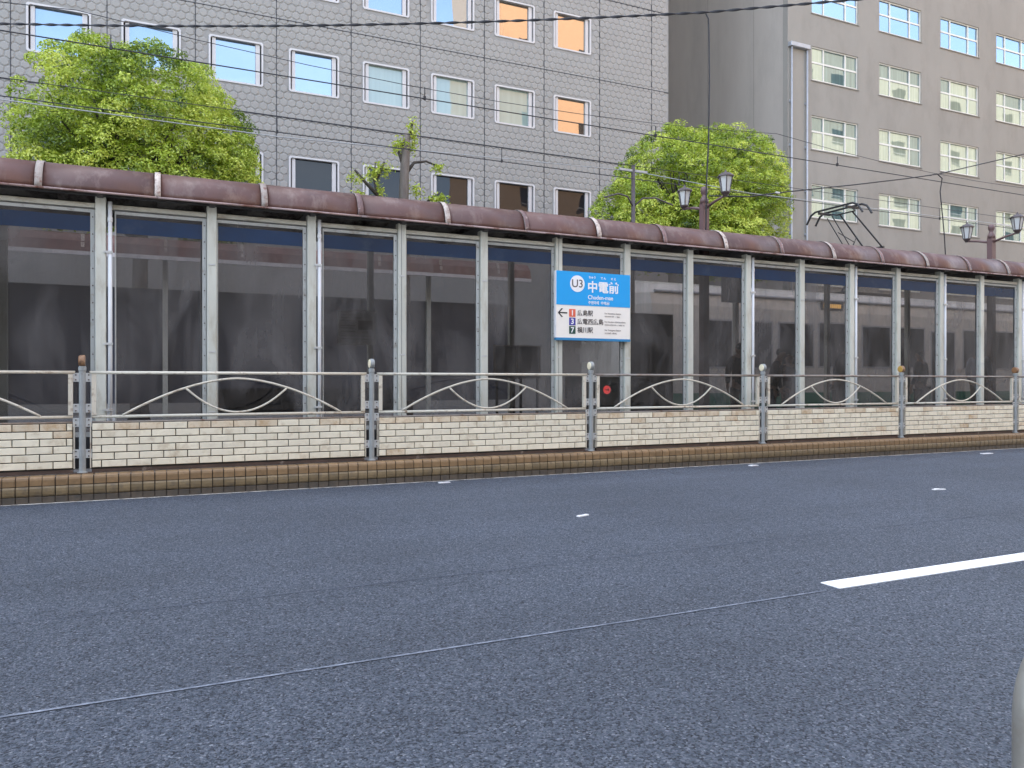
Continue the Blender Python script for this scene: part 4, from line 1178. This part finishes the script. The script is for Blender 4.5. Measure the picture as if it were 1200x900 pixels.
def pollard(x, y):
    t = thing('pollarded_tree', 'pruned bare street tree with few leafy sprouts between the crowns', 'tree', (x, y, .14))
    rg = random.Random(4)
    k = MB(); k.tube([(.0, 0, -.05), (.0, 0, 2), (-.06, 0, 5.6), (-.03, 0, 6.6), (.0, 0, 7.3), (.04, 0, 7.88)], [.22, .17, .145, .13, .12, .10], 10)
    k.build('trunk', 'bark', t, smooth=True)
    tw = MB()
    arms = [[(-.04, 0, 6.9), (-.15, 0, 7.25), (-.24, .02, 7.5)], [(.06, 0, 6.85), (.25, 0, 7.12), (.6, .02, 7.2), (.95, 0, 7.1)],
            [(-.62, -.1, 5.1), (-.72, -.1, 5.7), (-.82, -.1, 6.1), (-.92, -.1, 6.55), (-.86, -.1, 6.95)], [(-.82, -.1, 6.1), (-1.15, -.12, 6.4), (-1.42, -.1, 6.7)], [(-.72, -.1, 5.7), (-1.1, -.05, 5.85), (-1.35, -.1, 6.1)],
            [(.05, 0, 5.3), (.45, 0, 5.85), (.75, 0, 6.2), (1.0, 0, 6.35)], [(-.02, 0, 5.0), (-.4, -.05, 5.05), (-.62, -.1, 5.1)], [(.04, 0, 7.6), (.16, 0, 7.95), (.2, 0, 8.25)], [(-.85, -.1, 6.5), (-.7, -.1, 6.8), (-.62, -.1, 7.0)], [(-.65, -.1, 5.5), (-.5, -.1, 5.8), (-.45, -.1, 6.0)]]
    for a in arms: tw.tube(a, [.055 - .012 * q if q < 4 else .018 for q in range(len(a))], 7)
    tw.build('limb', 'bark_dark', t, smooth=True)
    V_, F_, T_ = [], [], []
    spots = [(.2, 0, 8.2, .18, .3), (.24, 0, 7.95, .16, .22), (-.25, 0, 7.6, .22, .2), (-.1, 0, 7.75, .15, .15), (.2, 0, 7.65, .16, .15), (.95, 0, 7.2, .2, .12), (.28, 0, 6.5, .18, .2), (-1.42, -.1, 6.6, .22, .2), (-1.3, -.1, 6.2, .22, .15), (-1.15, -.1, 6.0, .2, .12),
             (-.86, -.1, 6.9, .26, .2), (-.6, -.1, 6.95, .24, .2), (-.95, -.1, 6.7, .2, .18), (-.75, -.1, 6.35, .15, .25), (.8, 0, 6.3, .22, .15), (1.05, 0, 6.35, .18, .12), (.3, .1, 5.9, .25, .2), (-.5, -.1, 6.05, .12, .15), (1.15, 0, 6.15, .14, .1)]
    for (sx, sy, sz, rad, rz) in spots:
        for q in range(110):
            p = Vector((sx + rg.gauss(0, .5) * rad, sy + rg.gauss(0, .5) * rad, sz - .14 + rg.gauss(0, .5) * rz))
            add_leaf(V_, F_, T_, p, Vector((rg.gauss(0, .5), rg.gauss(0, .5), 1)).normalized(), rg.uniform(.07, .14), rg.uniform(.45, 1), rg)
    leaf_mesh('sprouts', V_, F_, T_, t)
pollard(6.25, TY)

# ------------------------------------------------------------------ twin lantern lamp posts, catenary pole
def lantern_lamp(x, y, label):
    t = thing('street_lamp', label, 'street lamp', (x, y, ZPLAT), 'twin lantern lamp posts on the platform')
    H = 4.36 - .0
    k = MB(); k.lathe((0, 0, 0), [(.14, 0), (.14, .25), (.09, .32), (.085, H - .28)], 4); k.v = [(a * math.cos(R(45)) - b_ * math.sin(R(45)), a * math.sin(R(45)) + b_ * math.cos(R(45)), c) for a, b_, c in k.v]
    k.build('pole', 'lamp_purple', t)
    k = MB(); k.lathe((0, 0, H - .28), [(.075, 0), (.078, .05), (.05, .11), (.035, .14), (.052, .17), (.066, .21), (.066, .24), (.05, .285), (.01, .30)], 14); k.build('finial', 'lamp_purple', t, smooth=True)
    for s in (-1, 1):
        k = MB(); k.tube([(0, 0, H - .38), (0, s * .30, H - .30), (0, s * .56, H - .26)], [.028, .024, .02], 8); arm = k.build('arm', 'lamp_purple', t, smooth=True)
        k = MB(); k.lathe((0, s * .56, H - .25), [(.035, -.03), (.05, 0), (.075, .03), (.078, .05)], 10); k.build('lantern_foot', 'lamp_dark', arm)
        g = MB(); g.lathe((0, s * .56, H - .20), [(.072, 0), (.115, .25)], 6); lan = g.build('lantern_glass', 'lamp_glass', t)
        k = MB()
        for q in range(6):
            a = 2 * math.pi * q / 6
            k.tube([(math.cos(a) * .074, s * .56 + math.sin(a) * .074, H - .20), (math.cos(a) * .118, s * .56 + math.sin(a) * .118, H + .05)], .009, 5)
        k.lathe((0, s * .56, H + .05), [(.15, 0), (.145, .02), (.08, .065), (.03, .08), (.012, .11), (.004, .13)], 6)
        k.build('lantern_cage', 'lamp_dark', lan)
    return t
lantern_lamp(8.79, 10.95, 'purple brown lamp post with two lanterns in front of the round tree')
lantern_lamp(16.6, 10.95, 'purple brown lamp post with two lanterns in front of the rendered office block')

t = thing('catenary_pole', 'slim dark pole with curved bracket arms in front of the round tree', 'pole', (11.94, 17.9, .26))
k = MB(); k.tube([(0, 0, 0), (0, 0, 6.9)], [.075, .055], 10); k.build('pole', 'lamp_dark', t, smooth=True)
for s in (-1, 1):
    k = MB(); k.tube([(0, 0, 5.75), (s * .25, -.1, 6.0), (s * .6, -.2, 6.02), (s * 1.1, -.3, 5.85)], .024, 8); k.build('bracket_arm', 'lamp_dark', t, smooth=True)
k = MB(); k.box(-.45, -.03, 6.72, .45, .03, 6.78); k.build('cross_arm', 'wire_pale', t)

# ------------------------------------------------------------------ overhead wires
def wire_pts(a, b_, sag, n=16):
    a, b_ = Vector(a), Vector(b_)
    return [tuple(a.lerp(b_, q / n) - Vector((0, 0, sag * 4 * (q / n) * (1 - q / n)))) for q in range(n + 1)]
def wire(name, label, pts, r, m='wire', cat='wire', group='overhead wires'):
    t = thing(name, label, cat, (0, 0, 0), group)
    k = MB(); k.tube(pts, r, 6); k.build('cable', m, t, smooth=True)
    return t
t = wire('contact_wire', 'heavy overhead line with droppers, upper of the two running above the tram tracks', wire_pts((-70, TRK1, 6.02), (90, TRK1, 6.02), 0, 4), .0095)
for x in (-.57, 4.17, 8.9, 13.76):
    k = MB(); k.tube([(x, TRK1, 6.03), (x, TRK1, 6.21)], .009, 6); k.box(x - .018, TRK1 - .02, 6.0, x + .018, TRK1 + .02, 6.06); k.build('dropper', 'wire', t)
span = []
for q in range(-6, 9):
    for u in range(8):
        x = -1.0 + (q + u / 8) * 13.0; s_ = u / 8
        span.append((x, TRK1, 6.48 - .3 * 4 * s_ * (1 - s_)))
wire('messenger_wire', 'thin line just above the heavier upper overhead line', span, .0055)
t = wire('contact_wire', 'heavy overhead line touching the tram pantograph', wire_pts((-70, TRK2, 6.01), (90, TRK2, 6.01), 0, 4), .0095)
for x in (2.14, 6.87, 11.6, 21.0):
    k = MB(); k.tube([(x, TRK2, 6.02), (x, TRK2, 6.31)], .009, 6); k.box(x - .018, TRK2 - .02, 5.99, x + .018, TRK2 + .02, 6.05); k.build('dropper', 'wire', t)
wire('messenger_wire', 'thin line above the wire that touches the pantograph', wire_pts((-70, TRK2, 6.32), (90, TRK2, 6.32), 0, 4), .007)
wire('feeder_cable', 'pale cable crossing in front of the left round tree', [(-30, 17.9, 6.75), (-2.6, 17.9, 6.72), (2.5, 17.9, 6.69), (11.94, 17.9, 7.0)], .012, 'wire_pale')
wire('feeder_cable', 'pale cable from the slim dark pole across the right round tree', [(11.94, 17.9, 7.0), (16.0, 17.9, 6.82), (30, 17.9, 6.9), (60, 17.9, 6.9)], .011, 'wire_pale')
# twisted span cable across the top of the picture
A_, B_ = Vector((-2.5, 16.3, 7.57)), Vector((8.62, 10.7, 7.57))
dirn = (B_ - A_)
pts = [tuple(A_ - dirn * 1.2)] + [tuple(A_ + dirn * (q / 12) - Vector((0, 0, .22 * 4 * (q / 12) * (1 - q / 12) * .55))) for q in range(13)] + [tuple(B_ + Vector((2.4, -1.65, .02))), tuple(B_ + Vector((7.2, -5.0, .3)))]
t = wire('span_cable', 'thick twisted black cable crossing the top of the picture', pts, .012, cat='cable')
pv = [Vector(p) for p in pts]
for ph in (0, math.pi):
    hh = MB(); hp = []; run = 0
    for p_, q_ in zip(pv, pv[1:]):
        n_ = max(2, int((q_ - p_).length / .055))
        for u in range(n_):
            c = p_.lerp(q_, u / n_); a = (run + (q_ - p_).length * u / n_) * 11 + ph
            hp.append((c.x, c.y + .013 * math.cos(a), c.z + .017 * math.sin(a)))
        run += (q_ - p_).length
    hh.tube(hp, .009, 5); hh.build('strand', 'wire', t)
wire('drop_cable', 'black cable hanging from the twisted cable down to the lamp post', [(8.62, 10.7, 7.55), (8.68, 10.7, 7.47), (8.69, 10.7, 7.2), (8.70, 10.7, 6.4), (8.70, 10.72, 5.4), (8.70, 10.78, 4.6), (8.71, 10.8, 3.95), (8.76, 10.9, 3.6)], .013, cat='cable')
t = wire('span_cable', 'black cable rising from the lamp post past the rendered office windows', [(8.85, 10.9, 4.48), (9.6, 10.72, 4.50), (10.24, 10.7, 4.63), (12.15, 10.7, 4.98), (13.56, 10.7, 5.25), (14.56, 10.7, 5.46), (17.33, 10.7, 6.21), (24, 10.7, 8.2)], .012, cat='cable')
k = MB(); k.lathe((10.24, 10.7, 4.63), [(.012, -.05), (.022, -.035), (.022, .035), (.012, .05)], 10, axis='X'); k.build('insulator', 'lamp_glass', t)
wire('drop_cable', 'curled black cable hanging from the rising cable over the rendered office windows', [(14.3, 10.7, 5.40), (14.5, 10.7, 5.46), (14.66, 10.7, 5.38), (14.6, 10.7, 5.1), (14.66, 10.7, 4.7), (14.76, 10.72, 4.2), (14.84, 10.75, 3.75), (14.86, 10.8, 3.55)], .012, cat='cable')

# ------------------------------------------------------------------ guard pipe on the near pavement
t = thing('guard_pipe', 'bent steel guard pipe at the bottom right corner, close to the camera', 'barrier', (1.487, .905, .146))
k = MB()
pts = [(0, 0, 0), (0, 0, .43)]
for q in range(9):
    a = R(90 * q / 8); pts.append((.14 - .14 * math.cos(a), 0, .43 + .14 * math.sin(a)))
pts += [(1.6, 0, .57)]
for q in range(9):
    a = R(90 * q / 8); pts.append((1.6 + .14 * math.sin(a), 0, .43 + .14 * math.cos(a)))
pts += [(1.74, 0, 0)]
k.tube(pts, .030, 18); k.build('hoop', 'pipe_guard', t, smooth=True)
for x in (0, 1.74):
    k = MB(); k.lathe((x, 0, 0), [(.07, 0), (.07, .008), (.04, .012)], 16); k.build('base_flange', 'pipe_guard', t)
